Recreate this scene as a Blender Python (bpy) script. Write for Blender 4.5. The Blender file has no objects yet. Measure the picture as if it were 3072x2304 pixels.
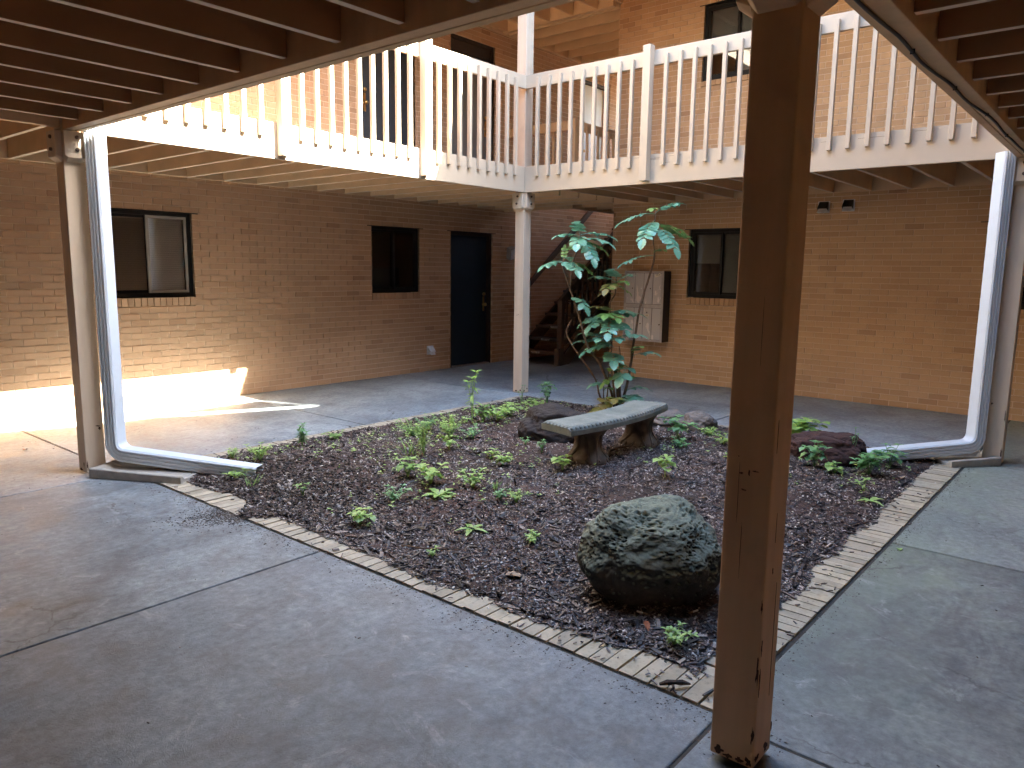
import bpy, bmesh, math, random
import numpy as np
from mathutils import Vector, Matrix, noise

scene = bpy.context.scene
C = scene.collection
R = math.radians
random.seed(7)
rng = np.random.default_rng(7)

# ------------------------------------------------------------------ camera, sky, sun, exposure
def set_camera():
    yaw, pitch, roll, f = 0.6974, -0.1516, 0.0128, 2251.35
    fwd = Vector((math.cos(yaw)*math.cos(pitch), math.sin(yaw)*math.cos(pitch), math.sin(pitch)))
    right = Vector((math.sin(yaw), -math.cos(yaw), 0)); up = right.cross(fwd)
    r2 = right*math.cos(roll) + up*math.sin(roll); u2 = up*math.cos(roll) - right*math.sin(roll)
    cd = bpy.data.cameras.new('camera'); cam = bpy.data.objects.new('camera', cd); C.objects.link(cam)
    M = Matrix((r2, u2, -fwd)).transposed().to_4x4(); M.translation = Vector((-2.1899, -0.8419, 1.5429))
    cam.matrix_world = M
    cd.sensor_width = 36; cd.lens = f/3072*36; cd.clip_start = 0.03; cd.clip_end = 3000
    scene.camera = cam
set_camera()
CAM = Vector((-2.1899, -0.8419, 1.5429))
TO_SUN = Vector((0.86, -2.36, 2.142)).normalized()
world = bpy.data.worlds.new('World'); scene.world = world; world.use_nodes = True
wn = world.node_tree.nodes; wl = world.node_tree.links
sky = wn.new('ShaderNodeTexSky'); sky.sky_type = 'NISHITA'; sky.sun_disc = False
sky.sun_elevation = math.asin(TO_SUN.z); sky.sun_rotation = math.atan2(TO_SUN.x, TO_SUN.y)
sky.air_density = 1.5; sky.dust_density = 2.2; sky.ozone_density = 4.0
wl.new(sky.outputs[0], wn['Background'].inputs['Color']); wn['Background'].inputs['Strength'].default_value = 0.10
sd = bpy.data.lights.new('sun', 'SUN'); sun = bpy.data.objects.new('sun', sd); C.objects.link(sun)
sd.energy = 5.0; sd.angle = R(0.53); sd.color = (1.0, 0.93, 0.82)
sun.rotation_euler = TO_SUN.to_track_quat('Z', 'Y').to_euler(); sun.location = (3, -6, 9)
scene.view_settings.view_transform = 'Standard'; scene.view_settings.look = 'None'
scene.view_settings.gamma = 1.0; scene.view_settings.use_curve_mapping = False
scene.view_settings.exposure = 4.65
scene.render.engine = 'CYCLES'
scene.cycles.use_denoising = True
scene.cycles.max_bounces = 8; scene.cycles.diffuse_bounces = 6; scene.cycles.glossy_bounces = 3
scene.cycles.transmission_bounces = 4; scene.cycles.transparent_max_bounces = 8
scene.cycles.sample_clamp_indirect = 6.0

# ------------------------------------------------------------------ helpers
class MB:
    def __init__(s): s.v = []; s.f = []
    def add(s, vs, fs):
        n = len(s.v); s.v.extend([tuple(p) for p in vs]); s.f.extend([tuple(i+n for i in q) for q in fs]); return s
    def box(s, x0, x1, y0, y1, z0, z1):
        return s.add([(x0,y0,z0),(x1,y0,z0),(x1,y1,z0),(x0,y1,z0),(x0,y0,z1),(x1,y0,z1),(x1,y1,z1),(x0,y1,z1)],
                     [(3,2,1,0),(4,5,6,7),(0,1,5,4),(1,2,6,5),(2,3,7,6),(3,0,4,7)])
    def obox(s, c, ax, ay, az):           # half-vectors
        c, ax, ay, az = map(Vector, (c, ax, ay, az))
        return s.add([c+i*ax+j*ay+k*az for k in (-1,1) for i,j in ((-1,-1),(1,-1),(1,1),(-1,1))],
                     [(3,2,1,0),(4,5,6,7),(0,1,5,4),(1,2,6,5),(2,3,7,6),(3,0,4,7)])
    def loft(s, rings, cap=True, close=True):
        n = len(rings[0]); b = len(s.v)
        for r in rings: s.v.extend([tuple(p) for p in r])
        m = n if close else n-1
        for i in range(len(rings)-1):
            for j in range(m):
                k = (j+1) % n
                s.f.append((b+i*n+j, b+i*n+k, b+(i+1)*n+k, b+(i+1)*n+j))
        if cap and close:
            s.f.append(tuple(b+j for j in reversed(range(n)))); s.f.append(tuple(b+(len(rings)-1)*n+j for j in range(n)))
        return s
    def tube(s, pts, radii, n=8):
        pts = [Vector(p) for p in pts]
        if not hasattr(radii, '__len__'): radii = [radii]*len(pts)
        rings = []; ref = None
        for i, p in enumerate(pts):
            t = (pts[min(i+1, len(pts)-1)] - pts[max(i-1, 0)]).normalized()
            if ref is None:
                ref = Vector((0,0,1)) if abs(t.z) < .9 else Vector((1,0,0))
            a = (ref - t*ref.dot(t)).normalized(); ref = a; b = t.cross(a)
            rings.append([p + radii[i]*(a*math.cos(2*math.pi*k/n) + b*math.sin(2*math.pi*k/n)) for k in range(n)])
        return s.loft(rings)
    def prism(s, poly, d):                 # closed polygon (3D pts), extruded by vector d
        d = Vector(d); return s.loft([[Vector(p) for p in poly], [Vector(p)+d for p in poly]])
    def build(s, name, mat, parent=None, smooth=False, bevel=0, **kw):
        me = bpy.data.meshes.new(name); me.from_pydata(s.v, [], s.f); me.update()
        bm = bmesh.new(); bm.from_mesh(me); bmesh.ops.recalc_face_normals(bm, faces=bm.faces); bm.to_mesh(me); bm.free()
        return link(name, me, mat, parent, smooth, bevel, **kw)

def link(name, me, mat, parent=None, smooth=False, bevel=0, **kw):
    if mat is not None and not me.materials: me.materials.append(mat)
    o = bpy.data.objects.new(name, me); C.objects.link(o)
    if smooth:
        me.polygons.foreach_set('use_smooth', [True]*len(me.polygons))
    if bevel:
        m = o.modifiers.new('bevel', 'BEVEL'); m.width = bevel; m.segments = 2; m.limit_method = 'ANGLE'
    if parent is not None:
        o.parent = parent
        o.matrix_parent_inverse = WM[parent].inverted() if parent in WM else Matrix.Identity(4)
    tag(o, **kw); return o
WM = {}
def tag(o, label=None, cat=None, group=None, kind=None):
    if label: o['label'] = label
    if cat: o['category'] = cat
    if group: o['group'] = group
    if kind: o['kind'] = kind
def thing(name, label, cat, loc=(0,0,0), group=None, kind=None):
    o = bpy.data.objects.new(name, None); C.objects.link(o); o.location = loc; o.empty_display_size = .2
    WM[o] = Matrix.Translation(loc); tag(o, label, cat, group, kind); return o
def npmesh(name, verts, faces):
    me = bpy.data.meshes.new(name); n = len(verts); m = len(faces); k = faces.shape[1]
    me.vertices.add(n); me.vertices.foreach_set('co', np.asarray(verts, np.float32).ravel())
    me.loops.add(m*k); me.loops.foreach_set('vertex_index', faces.astype(np.int32).ravel())
    me.polygons.add(m); me.polygons.foreach_set('loop_start', np.arange(0, m*k, k, dtype=np.int32))
    me.polygons.foreach_set('loop_total', np.full(m, k, dtype=np.int32))
    me.update(calc_edges=True); me.validate(); me.polygons.foreach_set('use_smooth', [False]*m); return me

# ------------------------------------------------------------------ materials
def new_mat(name):
    m = bpy.data.materials.new(name); m.use_nodes = True
    nt = m.node_tree; return m, nt, nt.nodes['Principled BSDF']
def N(nt, t, **kw):
    n = nt.nodes.new(t)
    for k, v in kw.items():
        if k in n.inputs: n.inputs[k].default_value = v
        else: setattr(n, k, v)
    return n
def ramp(nt, src, stops, interp='LINEAR'):
    r = nt.nodes.new('ShaderNodeValToRGB'); r.color_ramp.interpolation = interp
    e = r.color_ramp.elements
    while len(e) < len(stops): e.new(0.5)
    for el, (p, c) in zip(e, stops):
        el.position = p; el.color = (*c, 1) if len(c) == 3 else c
    nt.links.new(src, r.inputs[0]); return r.outputs[0]
def coord(nt, kind='pos', scale=(1,1,1)):
    if kind == 'pos': s = nt.nodes.new('ShaderNodeNewGeometry').outputs['Position']
    else: s = nt.nodes.new('ShaderNodeTexCoord').outputs['Object']
    mp = nt.nodes.new('ShaderNodeMapping'); mp.inputs['Scale'].default_value = scale
    nt.links.new(s, mp.inputs[0]); return mp.outputs[0]
def noise_n(nt, vec, scale, detail=4, rough=.55, dist=0):
    n = N(nt, 'ShaderNodeTexNoise', Scale=scale, Detail=detail, Roughness=rough, Distortion=dist)
    nt.links.new(vec, n.inputs['Vector']); return n.outputs['Fac']
def mixc(nt, fac, a, b, mode='MIX'):
    n = nt.nodes.new('ShaderNodeMix'); n.data_type = 'RGBA'; n.blend_type = mode
    for sock, v in ((n.inputs[0], fac), (n.inputs[6], a), (n.inputs[7], b)):
        if hasattr(v, 'is_output'): nt.links.new(v, sock)
        elif isinstance(v, (int, float)): sock.default_value = v
        else: sock.default_value = (*v, 1)
    return n.outputs[2]
def math_n(nt, op, a, b=0.0):
    n = nt.nodes.new('ShaderNodeMath'); n.operation = op
    for s, v in zip(n.inputs, (a, b)):
        if hasattr(v, 'is_output'): nt.links.new(v, s)
        else: s.default_value = v
    return n.outputs[0]
def bump(nt, bsdf, h, strength=.3, dist=.01):
    b = N(nt, 'ShaderNodeBump', Strength=strength, Distance=dist); nt.links.new(h, b.inputs['Height'])
    nt.links.new(b.outputs[0], bsdf.inputs['Normal'])
def pmat(name, col, rough=.6, var=.12, scale=6, metal=0, spec=.5, bumps=.15, bscale=60, stretch=(1,1,1), stain=None):
    m, nt, b = new_mat(name)
    v = coord(nt, 'pos', stretch)
    f = noise_n(nt, v, scale, 5)
    lo = tuple(c*(1-var) for c in col); hi = tuple(min(1, c*(1+var)) for c in col)
    c = ramp(nt, f, [(.3, lo), (.7, hi)])
    if stain:
        sc, amt, scol, lo_, hi_ = stain
        g = noise_n(nt, coord(nt, 'pos'), sc, 6, .65)
        fac = ramp(nt, g, [(lo_, (0,0,0)), (hi_, (amt,)*3)])
        c = mixc(nt, fac, c, scol)
    nt.links.new(c, b.inputs['Base Color'])
    b.inputs['Roughness'].default_value = rough; b.inputs['Metallic'].default_value = metal
    b.inputs['Specular IOR Level'].default_value = spec
    if bumps: bump(nt, b, noise_n(nt, v, bscale, 3), bumps, .004)
    return m

M = {}
M['beige'] = pmat('warm_lit_beige', (.66, .44, .245), .62, .07, 14, bumps=.3, bscale=160, stretch=(1,1,.06), stain=(3.2, .45, (.34,.215,.12), .52, .8))  # oranger than the other posts' paint: warm light put into the colour
M['post_cream'] = pmat('weathered_cream_paint', (.60, .50, .38), .62, .1, 14, bumps=.25, bscale=160, stretch=(1,1,.06), stain=(3.0, .4, (.40,.30,.2), .55, .8))
M['joist'] = pmat('joist_paint', (.68, .475, .28), .7, .1, 2.5, bumps=.2, bscale=50, stain=(1.6, .35, (.34,.20,.10), .5, .85))
M['joist_shaded'] = pmat('shaded_joist_brown', (.37, .195, .085), .7, .12, 2.5, bumps=.2, bscale=50)  # darker joist copy for the near decks: shade put into the colour
M['joist_roof'] = pmat('tan_roof_paint', (.72, .545, .345), .7, .08, 2.5, bumps=.2, bscale=50)
M['joist_lit_edge'] = pmat('lit_joist_edge_paint', (.66, .54, .41), .7, .1, 8, bumps=.2, bscale=50)  # paler copy for joist undersides: bounce light put into the colour
M['cream'] = pmat('cream_paint', (.475, .40, .305), .6, .06, 3, bumps=.15, bscale=60, stain=(1.8, .3, (.50,.40,.27), .6, .9))
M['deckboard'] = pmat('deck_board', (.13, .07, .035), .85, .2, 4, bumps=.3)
M['mortar'] = pmat('mortar', (.70, .54, .385), .9, .1, 8, bumps=.4, bscale=200)
M['white_metal'] = pmat('white_metal', (.68, .75, .80), .32, .02, 4, bumps=0, stain=(5, .4, (.45,.42,.36), .55, .8))
M['galv'] = pmat('galvanised', (.72, .73, .74), .4, .15, 14, metal=.15, bumps=.05)
M['darkmetal'] = pmat('dark_metal', (.03, .026, .022), .45, .2, 10, bumps=.05)
M['bolt'] = pmat('rusty_bolt', (.10, .06, .04), .6, .3, 60, bumps=0)
M['frame_dark'] = pmat('dark_bronze_frame', (.008, .0065, .0055), .55, .15, 10, spec=.25, bumps=.05)
M['frame_grey'] = pmat('weathered_frame', (.33, .30, .26), .55, .15, 10, bumps=.05)
M['wood_dark'] = pmat('dark_stained_wood', (.03, .015, .009), .6, .2, 6, bumps=.2)
M['stair_wood'] = pmat('brown_stair_paint', (.11, .068, .043), .62, .2, 5, bumps=.2, stain=(6, .5, (.15,.10,.065), .6, .8))
M['stair_wall'] = pmat('stair_wall', (.24,.2,.17), .8)
M['door_navy'] = pmat('navy_door', (.008, .021, .038), .5, .08, 2, bumps=.05)
M['door_slate'] = pmat('slate_door', (.04, .043, .05), .5, .08, 2, bumps=.05)
M['door_grey'] = pmat('grey_door', (.20, .185, .175), .5, .05, 2, bumps=.05)
M['brass'] = pmat('brass', (.62, .42, .16), .3, .1, 20, metal=1, bumps=0)
M['alum'] = pmat('aluminium_strip', (.5, .42, .36), .4, .2, 20, metal=.6, bumps=0)
M['white'] = pmat('white_plastic', (.8, .8, .77), .5, .03, 10, bumps=0)
M['blind'] = pmat('grey_blind', (.80, .77, .74), .8, .05, 4, bumps=0)
M['blind_dark'] = pmat('brown_blind', (.34, .275, .225), .8, .05, 4, bumps=0)
M['blind_grey'] = pmat('dim_grey_curtain', (.15, .16, .15), .8, .05, 4, bumps=0)
M['room'] = pmat('dark_room', (.007, .0065, .006), .9, .1, 2, bumps=0)
M['ink'] = pmat('black_ink', (.012, .012, .012), .6, .1, 20, bumps=0)
M['paper'] = pmat('cream_paper', (.72, .66, .5), .7, .05, 20, bumps=0)
M['black_rubber'] = pmat('black_cable', (.012, .011, .01), .5, .1, 10, bumps=0)
M['chip'] = pmat('bare_wood', (.07, .035, .018), .85, .3, 60, bumps=.3)
M['bark'] = pmat('bark', (.16, .105, .07), .85, .35, 30, bumps=.6, bscale=90)
M['bark_dark'] = pmat('dark_bark', (.06, .04, .03), .9, .35, 30, bumps=.6, bscale=90)
M['splash'] = pmat('splash_concrete', (.40, .37, .32), .9, .15, 14, bumps=.5, bscale=120, stain=(9, .6, (.2,.18,.13), .5, .75))
M['paver_joint'] = pmat('joint_dirt', (.055, .048, .04), .95, .3, 30, bumps=.4)
M['ground'] = pmat('ground_earth', (.11, .095, .07), .95, .3, 3, bumps=.4)
M['dead_leaf'] = pmat('dry_leaf', (.40, .27, .17), .7, .3, 40, bumps=.2)
M['orange_leaf'] = pmat('orange_leaf', (.36, .12, .05), .6, .3, 40, bumps=.2)
M['roof'] = pmat('roof_felt', (.14, .13, .12), .9, .2, 4)

def brick_mat(name, cols):
    m, nt, b = new_mat(name)
    g = nt.nodes.new('ShaderNodeNewGeometry'); oi = nt.nodes.new('ShaderNodeObjectInfo')
    r = math_n(nt, 'FRACT', math_n(nt, 'ADD', g.outputs['Random Per Island'], oi.outputs['Random']))
    c = ramp(nt, r, cols)
    f = noise_n(nt, coord(nt, 'pos'), 1.1, 5, .6)
    c = mixc(nt, .55, c, ramp(nt, f, [(.3, (.86,.85,.85)), (.72, (1.06,1.05,1.03))]), 'MULTIPLY')
    f2 = noise_n(nt, coord(nt, 'pos'), 90, 3)
    c = mixc(nt, .5, c, ramp(nt, f2, [(.3, (.88,.87,.86)), (.7, (1.08,1.08,1.08))]), 'MULTIPLY')
    nt.links.new(c, b.inputs['Base Color']); b.inputs['Roughness'].default_value = .82
    b.inputs['Specular IOR Level'].default_value = .3
    bump(nt, b, noise_n(nt, coord(nt, 'pos'), 130, 4), .35, .003); return m
M['brick'] = brick_mat('tan_brick', [(0, (.49,.315,.19)), (.25, (.55,.355,.218)), (.6, (.58,.376,.232)), (.88, (.565,.366,.225)), (.95, (.50,.315,.19)), (1, (.42,.26,.155))])
M['brick2'] = brick_mat('golden_brick', [(0, (.51,.325,.178)), (.25, (.57,.368,.205)), (.6, (.60,.39,.218)), (.88, (.585,.378,.21)), (.95, (.51,.32,.175)), (1, (.43,.265,.145))])

def brick_texture_mat():                    # walls behind the photographer
    m, nt, b = new_mat('tan_brickwork')
    t = N(nt, 'ShaderNodeTexBrick', Scale=1.0); t.inputs['Color1'].default_value = (.42,.235,.11,1); t.inputs['Color2'].default_value = (.37,.20,.09,1)
    t.inputs['Mortar'].default_value = (.42,.30,.18,1); t.inputs['Mortar Size'].default_value = .01
    t.inputs['Brick Width'].default_value = .203; t.inputs['Row Height'].default_value = .0677
    mp = nt.nodes.new('ShaderNodeMapping'); mp.inputs['Rotation'].default_value = (R(90), 0, 0)
    nt.links.new(nt.nodes.new('ShaderNodeNewGeometry').outputs['Position'], mp.inputs[0]); nt.links.new(mp.outputs[0], t.inputs['Vector'])
    nt.links.new(t.outputs['Color'], b.inputs['Base Color']); b.inputs['Roughness'].default_value = .85; return m
M['brickwork'] = brick_texture_mat()

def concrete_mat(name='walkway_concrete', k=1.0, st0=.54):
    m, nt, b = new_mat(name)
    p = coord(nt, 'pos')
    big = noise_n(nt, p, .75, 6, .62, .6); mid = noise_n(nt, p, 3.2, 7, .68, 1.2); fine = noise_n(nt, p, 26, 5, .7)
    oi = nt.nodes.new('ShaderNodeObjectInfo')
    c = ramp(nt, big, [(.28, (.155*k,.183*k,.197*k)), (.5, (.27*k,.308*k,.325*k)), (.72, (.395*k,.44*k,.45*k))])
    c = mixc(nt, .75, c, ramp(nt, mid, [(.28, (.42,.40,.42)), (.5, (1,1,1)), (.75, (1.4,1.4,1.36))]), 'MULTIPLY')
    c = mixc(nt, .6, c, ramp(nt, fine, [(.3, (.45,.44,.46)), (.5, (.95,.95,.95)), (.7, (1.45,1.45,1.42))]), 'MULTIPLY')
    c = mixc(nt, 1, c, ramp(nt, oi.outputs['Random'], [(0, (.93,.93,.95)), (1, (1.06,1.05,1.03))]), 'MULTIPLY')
    # algae creeping out of the bed along the right-hand walk
    sx = N(nt, 'ShaderNodeSeparateXYZ'); nt.links.new(nt.nodes.new('ShaderNodeNewGeometry').outputs['Position'], sx.inputs[0])
    d = math_n(nt, 'ADD', sx.outputs['Y'], math_n(nt, 'MULTIPLY', math_n(nt, 'SUBTRACT', mid, .5), 1.4))
    mr = N(nt, 'ShaderNodeMapRange'); mr.inputs['From Min'].default_value = -.6; mr.inputs['From Max'].default_value = .1
    nt.links.new(d, mr.inputs['Value'])
    gate = ramp(nt, sx.outputs['Y'], [(0, (1,1,1)), (.2, (1,1,1)), (.21, (0,0,0))], 'LINEAR')
    side = N(nt, 'ShaderNodeMapRange'); side.inputs['From Min'].default_value = .05; side.inputs['From Max'].default_value = .7
    nt.links.new(sx.outputs['X'], side.inputs['Value'])
    alg = math_n(nt, 'MULTIPLY', math_n(nt, 'MULTIPLY', mr.outputs[0], gate), math_n(nt, 'MULTIPLY', side.outputs[0], ramp(nt, big, [(.3, (.15,)*3), (.6, (.62,)*3)])))
    c = mixc(nt, alg, c, (.15, .185, .10))
    # dark water stains and scuffed streaks
    st = noise_n(nt, coord(nt, 'pos', (1, 1.6, 1)), 1.9, 8, .72, 1.6)
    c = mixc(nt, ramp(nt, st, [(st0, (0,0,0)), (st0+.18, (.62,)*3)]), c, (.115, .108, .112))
    c = mixc(nt, ramp(nt, noise_n(nt, coord(nt, 'pos', (1.5, 1, 1)), 2.4, 8, .74, 2.2), [(.58, (0,0,0)), (.72, (.5,)*3)]), c, (.52, .53, .52))
    vo = N(nt, 'ShaderNodeTexVoronoi', Scale=.55); vo.feature = 'DISTANCE_TO_EDGE'
    wp = N(nt, 'ShaderNodeTexNoise', Scale=2.5, Detail=5.0, Roughness=.7); nt.links.new(p, wp.inputs['Vector'])
    va = nt.nodes.new('ShaderNodeVectorMath'); va.operation = 'MULTIPLY_ADD'; va.inputs[1].default_value = (.35,.35,0); nt.links.new(wp.outputs['Color'], va.inputs[0]); nt.links.new(p, va.inputs[2])
    nt.links.new(va.outputs[0], vo.inputs['Vector'])
    ck = math_n(nt, 'MULTIPLY', ramp(nt, vo.outputs['Distance'], [(0, (1,1,1)), (.0022, (.8,)*3), (.004, (0,0,0))]), ramp(nt, noise_n(nt, p, .9, 3), [(.5, (0,0,0)), (.58, (.75,)*3)]))
    c = mixc(nt, ck, c, (.06,.055,.05))
    sp = noise_n(nt, p, 60, 2, .5)
    c = mixc(nt, ramp(nt, sp, [(.74, (0,0,0)), (.78, (.6,)*3)]), c, (.07, .06, .055))
    nt.links.new(c, b.inputs['Base Color']); rg = ramp(nt, mid, [(.3, (.42,)*3), (.7, (.66,)*3)]); nt.links.new(rg, b.inputs['Roughness'])
    b.inputs['Specular IOR Level'].default_value = .5
    # swirled trowel marks: bands of noise warped around slowly turning centres
    sw = N(nt, 'ShaderNodeTexNoise', Scale=5.0, Detail=2.0, Distortion=3.5); nt.links.new(p, sw.inputs['Vector'])
    vm = nt.nodes.new('ShaderNodeVectorMath'); vm.operation = 'SCALE'; vm.inputs['Scale'].default_value = 1.3; nt.links.new(sw.outputs['Color'], vm.inputs[0])
    brush = noise_n(nt, vm.outputs[0], 26, 3, .6)
    hh = math_n(nt, 'ADD', math_n(nt, 'MULTIPLY', brush, .55), math_n(nt, 'ADD', math_n(nt, 'MULTIPLY', noise_n(nt, p, 95, 3, .7), .5), math_n(nt, 'MULTIPLY', mid, .8)))
    bump(nt, b, hh, .5, .008); return m
M['concrete'] = concrete_mat(); M['concrete_shaded'] = concrete_mat('shaded_stained_concrete', .72, .48)  # second copy, for near slabs: foreground shade put into its colour, plus more stains

def paver_mat():
    m, nt, b = new_mat('border_brick')
    oi = nt.nodes.new('ShaderNodeObjectInfo')
    c = ramp(nt, oi.outputs['Random'], [(0, (.33,.285,.21)), (.5, (.42,.37,.28)), (1, (.46,.40,.29))])
    p = coord(nt, 'pos')
    c = mixc(nt, ramp(nt, noise_n(nt, p, 7, 6, .7), [(.48, (0,0,0)), (.75, (.75,)*3)]), c, (.20,.19,.12))
    c = mixc(nt, ramp(nt, noise_n(nt, p, 45, 4, .7), [(.55, (0,0,0)), (.8, (.7,)*3)]), c, (.12,.10,.08))
    nt.links.new(c, b.inputs['Base Color']); b.inputs['Roughness'].default_value = .85
    bump(nt, b, noise_n(nt, p, 150, 4), .3, .003); return m
M['paver'] = paver_mat()

def island_mat(name, cols, rough=.8, bumps=.3):
    m, nt, b = new_mat(name)
    g = nt.nodes.new('ShaderNodeNewGeometry')
    c = ramp(nt, g.outputs['Random Per Island'], cols)
    f = noise_n(nt, coord(nt, 'pos'), 120, 3)
    c = mixc(nt, .6, c, ramp(nt, f, [(.3, (.6,)*3), (.7, (1.25,)*3)]), 'MULTIPLY')
    nt.links.new(c, b.inputs['Base Color']); b.inputs['Roughness'].default_value = rough
    if bumps: bump(nt, b, f, bumps, .003)
    return m
M['mulch'] = island_mat('bark_mulch', [(0, (.026,.020,.020)), (.3, (.055,.041,.039)), (.55, (.105,.078,.073)), (.76, (.17,.128,.115)), (.9, (.25,.20,.18)), (.96, (.38,.33,.30)), (1, (.52,.47,.44))], .5)
M['mulch_big'] = island_mat('coarse_bark', [(0, (.016,.013,.012)), (.4, (.035,.027,.025)), (.7, (.075,.055,.048)), (.9, (.15,.11,.095)), (1, (.42,.36,.30))], .55)
M['grit'] = island_mat('pale_grit', [(0, (.30,.26,.22)), (.4, (.48,.44,.40)), (.8, (.62,.60,.56)), (1, (.75,.73,.69))], .7)
M['debris'] = island_mat('ground_debris', [(0, (.02,.016,.014)), (.5, (.06,.045,.035)), (.85, (.14,.10,.07)), (1, (.45,.42,.38))], .85)

def soil_mat():
    m, nt, b = new_mat('bed_soil')
    p = coord(nt, 'pos')
    c = ramp(nt, noise_n(nt, p, 1.3, 5), [(.35, (.045,.032,.028)), (.6, (.085,.050,.042)), (.75, (.10,.06,.048))])
    c = mixc(nt, .8, c, ramp(nt, noise_n(nt, p, 160, 4, .75), [(.3, (.35,)*3), (.7, (1.7,1.6,1.5))]), 'MULTIPLY')
    nt.links.new(c, b.inputs['Base Color']); b.inputs['Roughness'].default_value = .92
    bump(nt, b, noise_n(nt, p, 110, 5, .8), 1.0, .012); return m
M['soil'] = soil_mat()

def rock_mat(name, base, top, moss, fine=70):
    m, nt, b = new_mat(name)
    p = coord(nt, 'pos')
    c = ramp(nt, noise_n(nt, p, 9, 7, .7), [(.3, tuple(x*.7 for x in base)), (.55, base), (.75, tuple(x*1.3 for x in base))])
    g = nt.nodes.new('ShaderNodeNewGeometry'); s = N(nt, 'ShaderNodeSeparateXYZ'); nt.links.new(g.outputs['Normal'], s.inputs[0])
    # lichen settles on the upper faces
    f = math_n(nt, 'ADD', s.outputs['Z'], math_n(nt, 'MULTIPLY', math_n(nt, 'SUBTRACT', noise_n(nt, p, 6, 6, .7), .5), 1.2))
    c = mixc(nt, ramp(nt, f, [(.05, (0,0,0)), (.5, (moss,)*3)]), c, top)
    c = mixc(nt, .6, c, ramp(nt, noise_n(nt, p, fine, 5, .75), [(.3, (.5,)*3), (.7, (1.35,)*3)]), 'MULTIPLY')
    nt.links.new(c, b.inputs['Base Color']); b.inputs['Roughness'].default_value = .88
    bump(nt, b, noise_n(nt, p, fine*1.3, 5, .8), .7, .008); return m
M['rock_moss'] = rock_mat('lichened_lava', (.060,.055,.043), (.215,.245,.18), .92)
M['rock_dark'] = rock_mat('dark_lava', (.024,.016,.0135), (.034,.030,.030), .6)
M['rock_grey'] = rock_mat('grey_stone', (.15,.125,.11), (.23,.21,.19), .5)
M['rock_red'] = rock_mat('red_lava', (.045,.018,.015), (.066,.032,.028), .6)

def bench_mat():
    m, nt, b = new_mat('weathered_cast_stone')
    p = coord(nt, 'pos')
    c = ramp(nt, noise_n(nt, p, 5, 6, .7), [(.3, (.11,.135,.125)), (.55, (.19,.215,.195)), (.75, (.30,.315,.28))])
    c = mixc(nt, ramp(nt, noise_n(nt, p, 11, 6, .7, .5), [(.6, (0,0,0)), (.78, (.75,)*3)]), c, (.42,.37,.25))
    c = mixc(nt, .5, c, ramp(nt, noise_n(nt, p, 90, 4, .7), [(.3, (.6,)*3), (.7, (1.25,)*3)]), 'MULTIPLY')
    nt.links.new(c, b.inputs['Base Color']); b.inputs['Roughness'].default_value = .7
    bump(nt, b, noise_n(nt, p, 120, 5, .7), .4, .004); return m
M['bench'] = bench_mat()
M['bench_leg'] = pmat('stained_cast_stone', (.11,.082,.06), .8, .3, 8, bumps=.5, bscale=110, stain=(7, .6, (.30,.27,.2), .55, .8))

def leaf_mat(name, cols, gloss=.35, trans=.25):
    m, nt, b = new_mat(name)
    oi = nt.nodes.new('ShaderNodeObjectInfo'); g = nt.nodes.new('ShaderNodeNewGeometry')
    r = math_n(nt, 'FRACT', math_n(nt, 'ADD', g.outputs['Random Per Island'], oi.outputs['Random']))
    c = ramp(nt, r, [(0, cols[0]), (.5, cols[1]), (1, cols[2])])
    c = mixc(nt, .4, c, ramp(nt, noise_n(nt, coord(nt, 'pos'), 40, 3), [(.3, (.75,)*3), (.7, (1.2,)*3)]), 'MULTIPLY')
    nt.links.new(c, b.inputs['Base Color']); b.inputs['Roughness'].default_value = gloss
    b.inputs['Specular IOR Level'].default_value = .6
    t = nt.nodes.new('ShaderNodeBsdfTranslucent'); nt.links.new(c, t.inputs[0])
    mx = nt.nodes.new('ShaderNodeMixShader'); mx.inputs[0].default_value = trans
    nt.links.new(b.outputs[0], mx.inputs[1]); nt.links.new(t.outputs[0], mx.inputs[2])
    nt.links.new(mx.outputs[0], nt.nodes['Material Output'].inputs[0]); return m
M['leaf0'] = leaf_mat('holly_leaf', [(.12,.30,.20), (.16,.37,.25), (.21,.44,.30)], .28)
M['leaf1'] = leaf_mat('green_leaf', [(.10,.22,.05), (.15,.30,.075), (.21,.36,.10)], .4)
M['leaf2'] = leaf_mat('yellowing_leaf', [(.19,.24,.05), (.26,.25,.07), (.32,.25,.09)], .45)
M['weed'] = leaf_mat('weed_leaf', [(.20,.37,.09), (.26,.45,.12), (.33,.52,.17)], .4, .3)
M['weed2'] = leaf_mat('bright_weed_leaf', [(.28,.46,.11), (.35,.54,.15), (.43,.60,.21)], .4, .3)
M['weed3'] = leaf_mat('blue_green_weed_leaf', [(.16,.35,.13), (.21,.43,.175), (.27,.50,.23)], .4, .3)

def glass_mat():
    m, nt, b = new_mat('window_glass')
    g = N(nt, 'ShaderNodeBsdfGlossy', Roughness=.02); t = nt.nodes.new('ShaderNodeBsdfTransparent')
    t.inputs[0].default_value = (.93,.94,.94,1)
    fr = N(nt, 'ShaderNodeFresnel', IOR=1.6); mx = nt.nodes.new('ShaderNodeMixShader')
    nt.links.new(fr.outputs[0], mx.inputs[0]); nt.links.new(t.outputs[0], mx.inputs[1]); nt.links.new(g.outputs[0], mx.inputs[2])
    nt.links.new(mx.outputs[0], nt.nodes['Material Output'].inputs[0]); return m
M['glass'] = glass_mat()

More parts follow.
